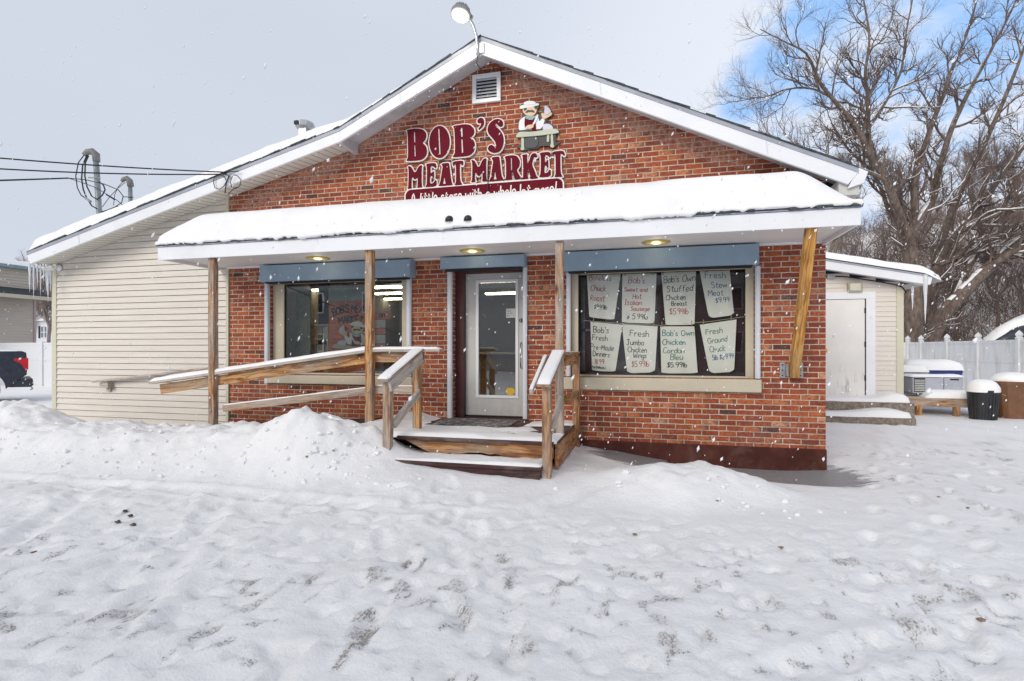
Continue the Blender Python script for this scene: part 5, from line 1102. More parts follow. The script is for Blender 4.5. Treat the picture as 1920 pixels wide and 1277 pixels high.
# ---- icicles
def icicle(top, ln, r, lab):
    b = MB(); pts = []; rs = []; rn = random.Random(int(ln*1000)+int(abs(top[0])*77))
    for k in range(12): t = k/11; pts.append((top[0]+rn.uniform(-.002, .002), top[1]+rn.uniform(-.002, .002), top[2]-ln*t)); rs.append(max(.0015, r*(1-t)**.75*(1+rn.uniform(-.12, .12))))
    b.tube(pts, rs, 8); o = b.build('icicle', M_['ice'], smooth=True, recenter=True); return tag(o, lab, 'icicle', 'icicles on the eaves')
for u, v0, v1, Y_, r, lab in ((55.5,490,548,YO-.01,.022,'longest outer icicle at the tip of the left rake'), (63,496,562,YO+.03,.016,'long thin icicle just right of the rake tip'), (70,494,540,-.33,.015,'third icicle from the left under the left eave'), (76,494,556,-.26,.014,'fourth icicle from the left under the left eave'), (82,494,530,-.2,.018,'short icicle in the middle of the left eave cluster'),
    (87,493,548,-.13,.02,'icicle near the corner post in the left eave cluster'), (90,493,570,-.08,.025,'thick long icicle beside the left corner post'), (95,493,552,-.03,.02,'icicle touching the left corner post')):
    icicle(P(u, v0, Y_), (v1-v0)/CF*(8.9), r, lab)
for u, v0, v1, Y_, r, lab in ((1735,515,608,WY-.36,.045,'long thick icicle at the tip of the wing roof'), (1711,536,584,WY-.15,.028,'thin icicle left of the long one under the wing roof')):
    icicle(P(u, v0, Y_), (v1-v0)/CF*10.5, r, lab)

# ================================================================== things beside the wing
plat = thing('timber_platform', (6.0, 6.4, 0), 'low weathered timber platform with snow beside the wing', 'platform')
board('front_beam', (5.35, 6.0, .33), (7.0, 5.85, .33), .05, .18, M_['wood_mixed'], plat); board('side_beam', (5.30, 6.0, .36), (5.25, 7.4, .36), .05, .16, M_['wood_grey'], plat)
for x, y in ((5.65, 5.98), (6.32, 5.93), (6.9, 5.9)): board('leg', (x, y, -.1), (x, y, .26), .10, .10, M_['wood_orange'], plat, up=(0, -1, 0))
b = MB()
for k in range(9): b.box(5.27, 7.0, 6.03+k*.15, 6.16+k*.15, .40, .43)
b.build('deck_board', M_['wood_grey'], plat)
snow_cap('platform_snow', 5.78, 6.98, 5.93, 6.45, lambda X, Y: .425+0*X, .17, .22, M_['snow'], plat, .04, .05, 41)
def ac_unit(x0, x1, y0, y1, z0, z1, lab, seed):
    t = thing('air_conditioner', ((x0+x1)/2, (y0+y1)/2, z0), lab, 'air conditioner', 'outdoor units beside the wing')
    b = MB(); b.box(x0, x1, y0, y1, z0, z1); body = b.build('casing', simple('ac_grey', (.42,.44,.50), .45, .06), t, bevel=.015)
    b = MB(); n = 7
    for k in range(n): z = z0+.05+k*(z1-z0-.1)/n; b.box(x0+.03, x0+.22, y0-.012, y0-.001, z, z+.022)
    b.build('louvre', simple('ac_louvre', (.50,.52,.48), .5), body); b = MB(); b.box(x0+.02, x0+.23, y0-.004, y0-.0005, z0+.03, z1-.03); b.build('grille_recess', M_['dark'], body)
    b = MB(); xm = x0+.22+(x1-x0-.22)*.5; b.box(xm-.004, xm+.004, y0-.005, y0-.0005, z0+.03, z1-.03); b.build('panel_seam', M_['dark'], body)
    b = MB(); b.box(x1-.24, x1-.08, y0-.006, y0-.001, z1-.07, z1-.04); b.build('badge', M_['dark'], body)
    snow_cap('unit_snow', x0-.04, x1+.02, y0-.03, y1, lambda X, Y: z1+0*X, (.05, .16)[seed % 2], .14, M_['snow'], t, .04, .04, seed)
ac_unit(5.62, 6.55, 6.15, 6.6, .50, .86, 'low grey outdoor unit with side louvres in front of the fence', 50)
ac_unit(5.47, 6.30, 7.0, 7.5, .42, .93, 'grey outdoor unit under a thick snow cap behind the low unit', 51)
ct = thing('condenser_tower', (5.45, 7.6, .2), 'tall slatted condenser box right behind the wing corner', 'condenser')
b = MB(); b.box(5.55, 6.02, 7.7, 8.1, .3, 1.28); bd = b.build('core', M_['dark'], ct); b = MB()
for k in range(20): b.box(5.54, 6.03, 7.685, 8.11, .34+k*.047, .365+k*.047)
b.build('slat', simple('slat_grey', (.42,.44,.42), .5), bd); snow_cap('snow_top', 5.54, 6.03, 7.68, 8.1, lambda X, Y: 1.285+0*X, .10, .15, M_['snow'], ct, .04, .02, 54)
tk = thing('teal_tank', (5.33, 5.75, .45), 'small teal gas tank standing at the wing corner', 'tank')
b = MB(); b.lathe([(.03, .42), (.09, .44), (.10, .50), (.10, .68), (.085, .73), (.04, .76)], (5.36, 6.25, 0), 20); b.build('tank_body', simple('teal_paint', (.14,.24,.24), .5, .2), tk, smooth=True); b = MB(); b.lathe([(.05, .76), (.05, .79), (.02, .80)], (5.36, 6.25, 0), 12); b.build('valve', M_['steel'], tk)
bb_ = thing('blue_bin', (6.9, 8.0, .2), 'blue lidded tub heaped with snow behind the outdoor units', 'tub')
b = MB(); b.add([(6.45,8.0,.3),(7.35,8.0,.3),(7.35,8.6,.3),(6.45,8.6,.3),(6.35,7.95,.94),(7.45,7.95,.94),(7.45,8.65,.94),(6.35,8.65,.94)], [(0,3,2,1),(4,5,6,7),(0,1,5,4),(1,2,6,5),(2,3,7,6),(3,0,4,7)]); b.build('tub_body', simple('blue_plastic', (.02,.04,.22), .4), bb_, bevel=.03)
snow_cap('tub_snow', 6.2, 7.48, 7.93, 8.66, lambda X, Y: .945+0*X, .27, .35, M_['snow'], bb_, .05, .06, 55)
def bin_(cx, cy, w0, w1, d0, d1, z0, z1, mat, lab, round_=False, n=28):
    t = thing('rubbish_bin', (cx, cy, z0), lab, 'bin', 'rubbish bins in the snow'); b = MB(); prof_ = []
    rows = [(0, 0), (.04, 0), (.5, .5), (.93, .93), (.93, 1.0), (1.0, 1.02), (1.0, .90)]
    ex = 2.0 if round_ else 5.0; vs = []
    for h, q in rows:
        for k in range(n):
            a = 2*math.pi*k/n; c, s = math.cos(a), math.sin(a); rx = w0+(w1-w0)*q; ry = d0+(d1-d0)*q; m = (abs(c)**ex+abs(s)**ex)**(-1/ex); vs.append((cx+rx*c*m, cy+ry*s*m, z0+(z1-z0)*h))
    fs = []
    for i in range(len(rows)-1):
        for k in range(n): a = i*n+k; c = i*n+(k+1) % n; fs.append((a, c, c+n, a+n))
    fs.append(tuple(range(n))[::-1]); fs.append(tuple((len(rows)-1)*n+k for k in range(n)))
    b.add(vs, fs); body = b.build('bin_body', mat, t, smooth=False, bevel=.004)
    return t, body
t, bd = bin_(6.56, 5.5, .20, .255, .20, .255, -.10, .64, simple('bin_black', (.016,.017,.019), .5, .4, 6, .2), 'black round rubbish bin heaped with snow', True)
b = MB()
for k in range(-5, 6): a = R(-90+k*14); b.tube([(6.56+.205*math.cos(a), 5.5+.205*math.sin(a), -.06), (6.56+.252*math.cos(a), 5.5+.252*math.sin(a), .55)], .009, 4)
b.build('rib', simple('bin_rib', (.03,.031,.033), .5), bd)
def dome(name, cx, cy, rx, ry, z, h, parent, seed):
    b = MB(); n, m = 36, 12; vs = []; 
    for j in range(m+1):
        ph = math.pi/2*j/m
        for k in range(n):
            a = 2*math.pi*k/n; l = 1+.16*(float(fbm(np.array([math.cos(a)*1.5+seed]), np.array([math.sin(a)*1.5+j*.12]), 3)[0])-.5)*2
            vs.append((cx+rx*math.cos(ph)**.8*math.cos(a)*l, cy+ry*math.cos(ph)**.8*math.sin(a)*l, z+h*math.sin(ph)*(1+.2*(l-1))-(.03 if j == 0 else 0)))
    fs = [(j*n+k, j*n+(k+1) % n, (j+1)*n+(k+1) % n, (j+1)*n+k) for j in range(m) for k in range(n)]
    b.add(vs, fs); return b.build(name, M_['snow'], parent, smooth=True)
dome('heaped_snow', 6.56, 5.5, .265, .265, .63, .22, t, 2)
t, bd = bin_(7.34, 6.0, .29, .38, .30, .38, -.12, .80, simple('bin_brown', (.17,.075,.035), .55, .15, 5, .2, dirt=(.35,.22,.15), dirtamt=.4), 'large brown rubbish bin heaped with snow at the right edge', False)
dome('heaped_snow', 7.34, 6.0, .37, .36, .78, .20, t, 5)
# ---- right fence, runs away from us
def fence_panelled(name, pts, zt, lab, caps=True, mat=None):
    t = thing(name, (pts[0][0], pts[0][1], 0), lab, 'fence'); mat = mat or M_['vinyl']
    for (x0, y0), (x1, y1) in zip(pts, pts[1:]):
        d = Vector((x1-x0, y1-y0)); L_ = d.length; d /= L_; nrm = Vector((-d.y, d.x))
        def bx(a0, a1, t0, t1, z0, z1, nm):
            b = MB(); vs = []
            for z in (z0, z1):
                for a, q in ((a0, t0), (a1, t0), (a1, t1), (a0, t1)): vs.append((x0+d.x*a+nrm.x*q, y0+d.y*a+nrm.y*q, z))
            b.add(vs, [(0,3,2,1),(4,5,6,7),(0,1,5,4),(1,2,6,5),(2,3,7,6),(3,0,4,7)]); return b.build(nm, mat, t)
        pn = bx(.06, L_-.06, -.012, .012, -.2, zt-.06, 'panel'); r_ = bx(.05, L_-.05, -.025, .025, zt-.09, zt, 'top_rail'); bx(.05, L_-.05, -.025, .025, zt-.66, zt-.60, 'mid_rail')
    for x, y in pts:
        b = MB(); b.box(x-.065, x+.065, y-.065, y+.065, -.3, zt+.04); po_ = b.build('post', mat, t, bevel=.006)
        if caps:
            b = MB(); b.lathe([(.10, zt+.04), (.11, zt+.055), (.065, zt+.08), (.10, zt+.13), (.085, zt+.18), (.0, zt+.27)], (x, y, 0), 4); b.build('post_cap', mat, po_)
    return t
def vinyl():
    g = new_mat('white_vinyl_fence'); p = g.pos(); sp = g.n('ShaderNodeSeparateXYZ'); g.put(sp.inputs[0], p)
    m = g.mapr(g.noise(g.mapping(p, (2.5, 2.5, .5)), 2.2, 6, .7), .42, .75); gn = g.mapr(g.noise(g.mapping(p, (5, 5, 2)), 2, 6, .75), .55, .75)
    c = g.mixc(g.math('MULTIPLY', m, .7), (.66,.665,.68), (.42,.42,.38)); c = g.mixc(g.math('MULTIPLY', gn, .35), c, (.30,.31,.22)); return g.done(c, .5)
M_['vinyl'] = vinyl(); M_['vinyl_clean'] = simple('white_vinyl', (.74,.75,.78), .5, .03, .5, .03)
fence_panelled('vinyl_fence', [(8.9, 17.6), (9.95, 16.78), (10.05, 15.98), (10.06, 14.23), (10.06, 12.47), (10.08, 10.63), (10.1, 8.78), (10.12, 6.9)], 1.72, 'stained white vinyl fence with pointed post caps behind the bins')
fence_panelled('vinyl_fence', [(-26.8, 8.1), (-24.4, 8.1), (-22.06, 8.1), (-19.6, 8.1), (-17.2, 8.1), (-14.8, 8.1)], 1.70, 'clean white vinyl fence behind the dark pickup truck', False, M_['vinyl_clean'])
# ---- snow covered boat behind the fence
bo = thing('covered_boat', (15.5, 19.4, 0), 'dark grey tarpaulin hump under thick snow behind the right fence', 'covered boat')
b = MB(); n = 24; vs = []
for i in range(n+1):
    x = 13.2+i/n*5.4; q = i/n; zt_ = .9+1.75*math.sin(min(1, q*2.2+.06)*math.pi/2)*math.sin(min(1, (1-q)*2.2+.08)*math.pi/2)
    for k in range(9): a = math.pi*k/8; vs.append((x, 19.4-1.1*math.cos(a), .3+(zt_-.3+1.0*0)*max(.0, math.sin(a))**.6+.02*math.sin(i*1.7+k)))
fs = [(i*9+k, i*9+k+1, (i+1)*9+k+1, (i+1)*9+k) for i in range(n) for k in range(8)]
b.add(vs, fs); b.build('tarpaulin', simple('tarp_dark', (.035,.04,.05), .45, .4, 3, .5, dirt=(.4,.42,.45), dirtamt=.35), bo, smooth=True)
b = MB(); vs = []
for i in range(n+1):
    x = 13.25+i/n*5.3; q = i/n; e = math.sin(min(1, q*2.2+.06)*math.pi/2)*math.sin(min(1, (1-q)*2.2+.08)*math.pi/2); zt_ = .9+1.75*e
    for k in range(9): a = math.pi*(.38+.24*k/8); s_ = math.sin(math.pi*k/8); vs.append((x, 19.4-1.15*math.cos(a), .3+(zt_-.3)*math.sin(a)**.6+.32*s_**.5*(e**.7)*(.9+.2*math.sin(i*.9+k))-.02))
b.add(vs, fs); b.build('snow_blanket', M_['snow'], bo, smooth=True)
# ================================================================== pickup truck on the left
tr = thing('pickup_truck', (-18.2, 4.2, 0), 'dark navy pickup truck speckled with snow, its tail lamp lit red', 'pickup truck')
paint = simple('navy_paint', (.018,.024,.045), .3, .3, 5, .03, dirt=(.25,.25,.27), dirtamt=.25); Yt = 3.42; RX = -15.80
def side(pts, y0, y1, name, mat, par, bv=.02, holes=()):
    b = MB(); b.prism(pts, y0, y1, holes); return b.build(name, mat, par, bevel=bv)
def wa(cx, r, n=12, z0=.55): return [(cx+r*math.cos(math.pi*k/n), .42+r*math.sin(math.pi*k/n)) for k in range(n+1)]
bed = [(RX-.02, .78), (RX, 1.05), (RX-.03, 1.36), (RX-.10, 1.40), (-17.9, 1.40), (-17.9, .52), (-17.25, .52)]+wa(-16.72, .50)[::-1]+[(-16.1, .56)]
bedo = side(bed, Yt, Yt+1.95, 'bed', paint, tr, .03)
side([(-17.92, .5), (-17.92, 1.42), (-18.1, 1.90), (-19.6, 1.92), (-20.4, 1.40), (-21.9, 1.25), (-22.05, .9), (-22.0, .5), (-21.35, .5)]+wa(-20.8, .5)[::-1]+[(-20.2, .5)], Yt+.01, Yt+1.94, 'cab', paint, tr, .05)
side([(-18.05, 1.42), (-18.2, 1.84), (-19.5, 1.86), (-20.2, 1.42)], Yt-.003, Yt+1.953, 'side_window', simple('truck_glass', (.02,.025,.03), .08), tr, .01)
side([(RX-.38, .46), (RX-.38, .62), (RX+.10, .68), (RX+.12, .50), (RX+.05, .45)], Yt+.06, Yt+1.89, 'rear_bumper', simple('bumper_dark', (.03,.035,.05), .35), tr, .02)
tlm = simple('tail_lamp_red', (.55,.01,.015), .15)
side([(RX+.012, .92), (RX+.012, 1.22), (RX-.25, 1.22), (RX-.28, 1.16), (RX-.12, 1.06), (RX-.06, .92)], Yt-.012, Yt+.10, 'tail_lamp', tlm, tr, .01)
side([(RX+.012, .92), (RX+.012, 1.22), (RX-.25, 1.22), (RX-.28, 1.16), (RX-.12, 1.06), (RX-.06, .92)], Yt+1.85, Yt+1.962, 'tail_lamp', tlm, tr, .01)
b = MB(); b.tube([(RX+.0, Yt+.9, .45), (RX+.1, Yt+.9, .42), (RX+.13, Yt+.9, .36), (RX+.08, Yt+.9, .33)], .02, 6); b.build('tow_hook', M_['steel'], tr)
for cx in (-16.72, -20.8):
    for yy in (Yt+.02, Yt+1.68):
        b = MB(); b.lathe([(.24, 0), (.36, .0), (.40, .04), (.40, .21), (.36, .25), (.24, .25)], (cx, yy, .40), 36, 'Y'); w_ = b.build('wheel', simple('tyre_rubber', (.018,.018,.02), .8, .3, 20, .3), tr)
        b = MB(); b.lathe([(.0, .03), (.06, .02), (.07, .05), (.235, .04), (.25, .01)], (cx, yy-.004, .40), 36, 'Y'); b.build('rim', simple('rim_dark', (.12,.12,.13), .35, metal=.6), w_)
        b = MB()
        for k in range(6): a = R(60*k); b.tube([(cx+.06*math.cos(a), yy+.0, .40+.06*math.sin(a)), (cx+.225*math.cos(a), yy+.004, .40+.225*math.sin(a))], .022, 6)
        b.build('spoke', simple('spoke_grey', (.2,.2,.21), .35, metal=.6), w_)
b = MB(); b.box(-17.85, RX-.1, Yt+.1, Yt+1.85, 1.38, 1.405)
snow_cap('bed_snow', -17.8, RX-.15, Yt+.08, Yt+1.85, lambda X, Y: 1.385+0*X, .05, .1, M_['snow'], tr, .1, .03, 61)
pv = Matrix.Translation((RX+.12, Yt, 0)); tr.matrix_local = Matrix.Translation((-.05, .1, 0)) @ pv @ Matrix.Rotation(R(58), 4, 'Z') @ pv.inverted() @ MW['pickup_truck']
# ================================================================== buildings left
h1 = thing('beige_house', (-32, 6, 0), 'beige sided two storey building with snow on its flat roof left of the shop', 'building')
HX, HY0, HY1 = -27.0, .8, 11.2
b = MB(); z = .0
while z < 4.98:
    b.quad((HX+.035, HY0, z), (HX+.035, HY1, z), (HX, HY1, z+.125), (HX, HY0, z+.125)); b.quad((HX, HY0, z), (HX, HY1, z), (HX+.035, HY1, z), (HX+.035, HY0, z)); z += .125
b.quad((-42, HY0, 0), (HX, HY0, 0), (HX, HY0, 5), (-42, HY0, 5)); b.quad((-42, HY1, 0), (HX, HY1, 0), (HX, HY1, 5), (-42, HY1, 5)); b.build('siding', M_['siding_far'], h1, fix=False)
b = MB(); b.box(HX-.1, HX+.05, HY1-.07, HY1+.02, 0, 5.0); b.build('corner_trim', simple('far_trim', (.45,.35,.33), .6), h1)
b = MB(); vs = []
for y in (HY0-.3, HY1+.12): vs += [(HX, y, 4.18), (HX+.75, y, 3.86), (HX+.75, y, 3.80), (HX, y, 3.80)]
b.add(vs, [(0,1,2,3), (7,6,5,4), (0,4,5,1), (1,5,6,2), (2,6,7,3), (3,7,4,0)]); b.build('skirt_roof', M_['shingle'], h1)
b = MB(); b.box(HX+.70, HX+.80, HY0-.3, HY1+.2, 3.66, 3.82); b.build('gutter', M_['tan'], h1)
b = MB(); b.box(-42, HX+.3, HY0-.3, HY1+.2, 5.0, 5.14); rf = b.build('roof', simple('teal_fascia', (.22,.30,.32), .5), h1)
snow_cap('roof_snow', -42, HX+.3, HY0-.3, HY1+.2, lambda X, Y: 5.145+0*X, .22, .3, M_['snow'], rf, .25, .08, 71)
h2 = thing('white_house', (-78, 47, 0), 'small distant white house with dark shutters and snowy roof beside the beige building', 'house')
cH = far(82, 640, 70); bx0 = far(62, 640, 70).x; bx1 = far(108, 640, 70).x; hy = cH.y
b = MB(); b.box(bx0, bx1+3, hy, hy+9, -.5, 5.3); b.build('wall', simple('far_white', (.62,.63,.66), .7), h2)
b = MB(); b.add([(bx0-.5, hy-.5, 5.2), (bx1+3.5, hy-.5, 5.2), (bx1+3.5, hy+4.5, 8.3), (bx0-.5, hy+4.5, 8.3), (bx0-.5, hy+9.5, 5.2), (bx1+3.5, hy+9.5, 5.2)], [(0,1,2,3), (3,2,5,4), (0,3,4), (1,5,2), (0,4,5,1)]); b.build('roof', M_['snow'], h2)
for u0, u1, dark in ((69.5,73.5,1),(76,82.5,0),(85,91,0),(93.5,97,1)):
    xa, xb = far(u0, 610, 70).x, far(u1, 610, 70).x; b = MB(); b.box(xa, xb, hy-.06, hy-.005, 2.9, 3.72+.8); o = b.build('shutter' if dark else 'window', M_['dark'] if dark else M_['white'], h2)
    if not dark: b = MB(); b.box(xa+.08, xb-.08, hy-.10, hy-.065, 3.0, 3.65); b.box(xa+.08, xb-.08, hy-.10, hy-.065, 3.75, 4.42); b.build('pane', simple('pane_grey', (.14,.15,.2), .3), o)
# neighbours across the street, behind the viewpoint (seen only in the glass)
def clap(col):
    g = new_mat('clapboard'); p = g.pos(); sp = g.n('ShaderNodeSeparateXYZ'); g.put(sp.inputs[0], p); f = g.math('FRACT', g.math('DIVIDE', sp.outputs[2], .13))
    return g.done(g.mixc(g.mapr(f, .0, .22, 1, 0), g.mixc(g.noise(p, 1.5, 5), col, tuple(c*.8 for c in col)), tuple(c*.3 for c in col)), .7)
def street_house(x0, x1, y, zw, zr, col, lab, wn_):
    t = thing('street_house', ((x0+x1)/2, y-4, 0), lab, 'house'); b = MB(); b.box(x0, x1, y-8, y, -.2, zw); b.build('wall', clap(col), t)
    xm = (x0+x1)/2; b = MB(); b.prism([(x0, zw), (x1, zw), (xm, zr-.2)], y-8, y-.001); b.build('gable', simple('gable', tuple(c*1.3 for c in col), .7), t)
    b = MB(); b.prism([(x0-.4, zw-.1), (xm, zr), (x1+.4, zw-.1), (x1+.4, zw+.15), (xm, zr+.28), (x0-.4, zw+.15)], y-8.3, y+.4); b.build('roof', M_['snow'], t)
    for x in np.linspace(x0+1.2, x1-2, wn_):
        for z in (1.2, 4.0):
            b = MB(); b.box(x, x+.9, y, y+.06, z, z+1.4); o = b.build('window', M_['white'], t); b = MB(); b.box(x+.08, x+.82, y+.06, y+.08, z+.08, z+1.32); b.build('pane', M_['dark'], o)
street_house(-13, -3, -27, 5.6, 8.6, (.42,.44,.46), 'grey clapboard house with snowy gable across the street behind the viewpoint', 3)
street_house(1, 10, -29, 5.6, 8.4, (.42,.40,.37), 'taupe clapboard house right of the grey one across the street behind the viewpoint', 3)
street_house(-28, -17, -26, 5.6, 8.6, (.2,.21,.22), 'dark clapboard house left of the grey one across the street behind the viewpoint', 3)

# ================================================================== trees
class TB:
    """collects many thin tubes quickly"""
    def __init__(s): s.v = []; s.f = []; s.n = 0
    def tube(s, pts, rs, k):
        pts = np.asarray(pts, float); m = len(pts); d = np.gradient(pts, axis=0); d /= np.linalg.norm(d, axis=1)[:, None]+1e-9
        ref = np.array([.31, .52, .11]); a = np.cross(d, ref); a /= np.linalg.norm(a, axis=1)[:, None]+1e-9; b = np.cross(d, a)
        an = np.arange(k)*2*np.pi/k; ring = a[:, None, :]*np.cos(an)[None, :, None]+b[:, None, :]*np.sin(an)[None, :, None]
        v = pts[:, None, :]+ring*np.asarray(rs)[:, None, None]; s.v.append(v.reshape(-1, 3))
        i = np.arange(m-1)[:, None]*k; j = np.arange(k)[None, :]; j2 = (j+1) % k
        f = np.stack([i+j, i+j2, i+k+j2, i+k+j], -1).reshape(-1, 4)+s.n; s.f.append(f); s.n += m*k
    def build(s, name, mat, parent=None, smooth=True):
        co = np.concatenate(s.v); f = np.concatenate(s.f)
        me = bpy.data.meshes.new(name); me.vertices.add(len(co)); me.vertices.foreach_set('co', co.ravel()); me.loops.add(f.size); me.loops.foreach_set('vertex_index', f.ravel().astype(np.int32))
        me.polygons.add(len(f)); me.polygons.foreach_set('loop_start', np.arange(0, f.size, 4, dtype=np.int32)); me.polygons.foreach_set('loop_total', np.full(len(f), 4, dtype=np.int32)); me.update(calc_edges=True)
        me.polygons.foreach_set('use_smooth', [smooth]*len(f)); me.materials.append(mat); o = bpy.data.objects.new(name, me); return link(o, parent)
def norm(v): return v/(np.linalg.norm(v)+1e-9)
def grow(rng, p, d, ln, r0, r1, bend=.25, up=.1, n=6, grav=0):
    pts = [p]; step = ln/n
    for i in range(n):
        d = norm(d+rng.normal(0, bend, 3)*.5+np.array([0, 0, up])/n*2); p = p+d*step; pts.append(p)
    return np.array(pts), np.linspace(r0, r1, n+1), d
def side_dir(rng, d, ang):
    q = norm(np.cross(d, rng.normal(0, 1, 3))); return norm(d*math.cos(ang)+q*math.sin(ang))
def branch_out(rng, TBs, SN, limb, rs, lens, cnts, lvl, up, twist=.3, snow=.0):
    """children along a limb, recursively; TBs = (thick, twigs)"""
    m = len(limb); cnt = cnts[lvl]; L0 = lens[lvl]
    for c in range(cnt):
        t = rng.uniform(.18, 1.0) if lvl else (.12+.88*(c+rng.random())/cnt); i = min(m-2, int(t*(m-1))); fr = t*(m-1)-i
        p = limb[i]*(1-fr)+limb[i+1]*fr; d = norm(limb[i+1]-limb[i]); r = rs[i]*(1-fr)+rs[i+1]*fr
        ang = rng.uniform(.45, 1.05); dd = side_dir(rng, d, ang); dd = norm(dd+np.array([0, 0, up*.6]))
        ln = L0*rng.uniform(.55, 1.15)*(1-.35*t); r0 = min(r*.7, {0:.05, 1:.026, 2:.015, 3:.010}[lvl]*rng.uniform(.7, 1.2)); n = (7, 5, 4, 3)[lvl]
        pts, rr, _ = grow(rng, p, dd, ln, r0, r0*.35, .45, up, n); TBs[0 if lvl < 1 else 1].tube(pts, rr, (6, 4, 3, 3)[lvl])
        if SN is not None and lvl < 2 and abs(dd[2]) < .75 and rng.random() < snow: SN.tube(pts[:-1]+np.array([0, 0, r0*.8]), rr[:-1]*.95, 4)
        if lvl+1 < len(cnts): branch_out(rng, TBs, SN, pts, rr, lens, cnts, lvl+1, up, twist, snow)
def traced_tree(name, lab, limbs, Zb, lens, cnts, seed, up=.25, snow=.5, group=None):
    rng = np.random.default_rng(seed); root = thing(name, tuple(far(limbs[0][0][0], 655, Zb).xy)+(gz(*far(limbs[0][0][0], 655, Zb).xy),), lab, 'tree', group)
    T = TB(); tw_ = TB(); SN = TB()
    for li, lb in enumerate(limbs):
        pts = []; rs = []
        for (u, v, zo, wpx) in lb: pts.append(np.array(far(u, v, Zb+zo))); rs.append(wpx/2/CF*(Zb+zo))
        P_ = []; R_ = []
        for i in range(len(pts)-1):
            p0 = pts[max(i-1, 0)]; p3 = pts[min(i+2, len(pts)-1)]
            for j in range(4):
                t = j/4; P_.append(.5*((2*pts[i])+(pts[i+1]-p0)*t+(2*p0-5*pts[i]+4*pts[i+1]-p3)*t*t+(3*pts[i]-p0-3*pts[i+1]+p3)*t**3)); R_.append(rs[i]*(1-t)+rs[i+1]*t)
        P_.append(pts[-1]); R_.append(rs[-1]); P_ = np.array(P_)+np.cumsum(rng.normal(0, .012, (len(P_), 3)), 0); T.tube(P_, R_, 10)
        for i in range(len(P_)-1):
            d = norm(P_[i+1]-P_[i])
            if abs(d[2]) < .86 and rng.random() < .6: SN.tube(np.array([P_[i], P_[i+1]])+np.array([0, 0, R_[i]*.5])-np.array([d[0], d[1], 0])*0, [R_[i]*.72, R_[i+1]*.72], 6)
        branch_out(rng, (T, tw_), SN, P_, R_, lens, cnts, 0, up, .3, snow)
    T.build('trunk', M_['bark'], root); tw_.build('crown', M_['twig'], root)
    if SN.n: SN.build('branch_snow', M_['snow'], root)
    return root
ZT = 22
traced_tree('bare_tree', 'tall many-stemmed bare tree rising behind the wing roof', [
    [(1714,735,0,38),(1712,655,0,34),(1708,600,0,30),(1712,520,0,26),(1702,455,0,24),(1701,440,0,22)],
    [(1701,440,0,20),(1690,413,-.2,17),(1663,338,-.6,13),(1637,300,-.8,11),(1618,263,-1,10),(1599,225,-1.2,8.5),(1543,158,-1.6,6),(1513,94,-1.8,4),(1471,68,-2,2.5),(1426,45,-2,1.4)],
    [(1637,300,-.8,9),(1628,240,-.6,8),(1626,188,-.4,7),(1620,139,-.2,5.5),(1628,75,0,4),(1616,-10,0,2.5)],
    [(1628,240,-.6,6),(1660,190,.2,5),(1690,130,.5,4),(1700,60,.8,3),(1715,-20,1,2)],
    [(1599,225,-1.2,6),(1540,170,-.5,4),(1480,165,0,3),(1430,180,.3,2),(1362,190,.5,1)],
    [(1701,440,0,18),(1716,400,.3,14),(1720,338,.4,12),(1742,263,.6,9),(1768,188,.9,7),(1783,143,1.1,5),(1817,56,1.4,3),(1835,-20,1.6,2)],
    [(1704,445,0,18),(1735,395,.8,14),(1750,376,1,13),(1765,320,1.2,11),(1791,240,1.6,9),(1825,169,2,7),(1866,94,2.4,5),(1915,0,2.8,3)],
    [(1663,338,-.6,8),(1600,310,-1,6),(1540,290,-1.4,4),(1480,262,-1.6,2.5),(1420,240,-1.6,1.3)],
    [(1690,413,-.2,10),(1668,400,1,8),(1640,330,1.6,6),(1590,280,2,4),(1560,230,2.2,2.5)]],
    ZT, (2.3, 1.25, .7, .4), (16, 8, 5, 2), 3, .22, .35)
traced_tree('bare_tree', 'leaning bare tree with snow along its thick slanting trunk behind the fence', [
    [(1722,735,0,34),(1742,650,0,30),(1760,605,0,26),(1789,565,0,23),(1839,515,.2,21),(1880,475,.4,18),(1925,438,.6,16),(1990,370,1,13),(2060,290,1.4,9)],
    [(1789,565,0,14),(1815,500,1,12),(1850,440,1.8,10),(1900,350,2.6,8),(1960,250,3.4,5)],
    [(1839,515,.2,12),(1900,470,-.6,10),(1960,455,-1.2,8),(2050,460,-1.8,5)]],
    22.8, (2.1, 1.1, .6, .4), (11, 7, 4, 2), 8, .15, .6)
traced_tree('bare_tree', 'bare tree with long boughs arching to the right edge of the photo', [
    [(1733,725,0,28),(1735,655,0,24),(1745,560,0,20),(1755,500,0,18)],
    [(1755,500,0,16),(1790,440,.4,13),(1830,400,.8,11),(1880,330,1.2,9),(1940,250,1.6,7),(2000,170,2,4)],
    [(1755,500,0,14),(1775,420,1,12),(1810,340,1.6,10),(1850,260,2.2,8),(1890,170,2.6,6),(1925,80,3,4),(1950,0,3.2,2.5)],
    [(1790,440,.4,9),(1840,415,0,8),(1890,395,-.4,6),(1950,385,-.8,5),(2010,390,-1,3)],
    [(1755,500,0,10),(1800,480,-.6,8),(1850,470,-1,6),(1910,480,-1.3,4),(1960,500,-1.5,2)]],
    24.5, (2.8, 1.4, .75, .42), (18, 8, 5, 2), 15, .2, .5)
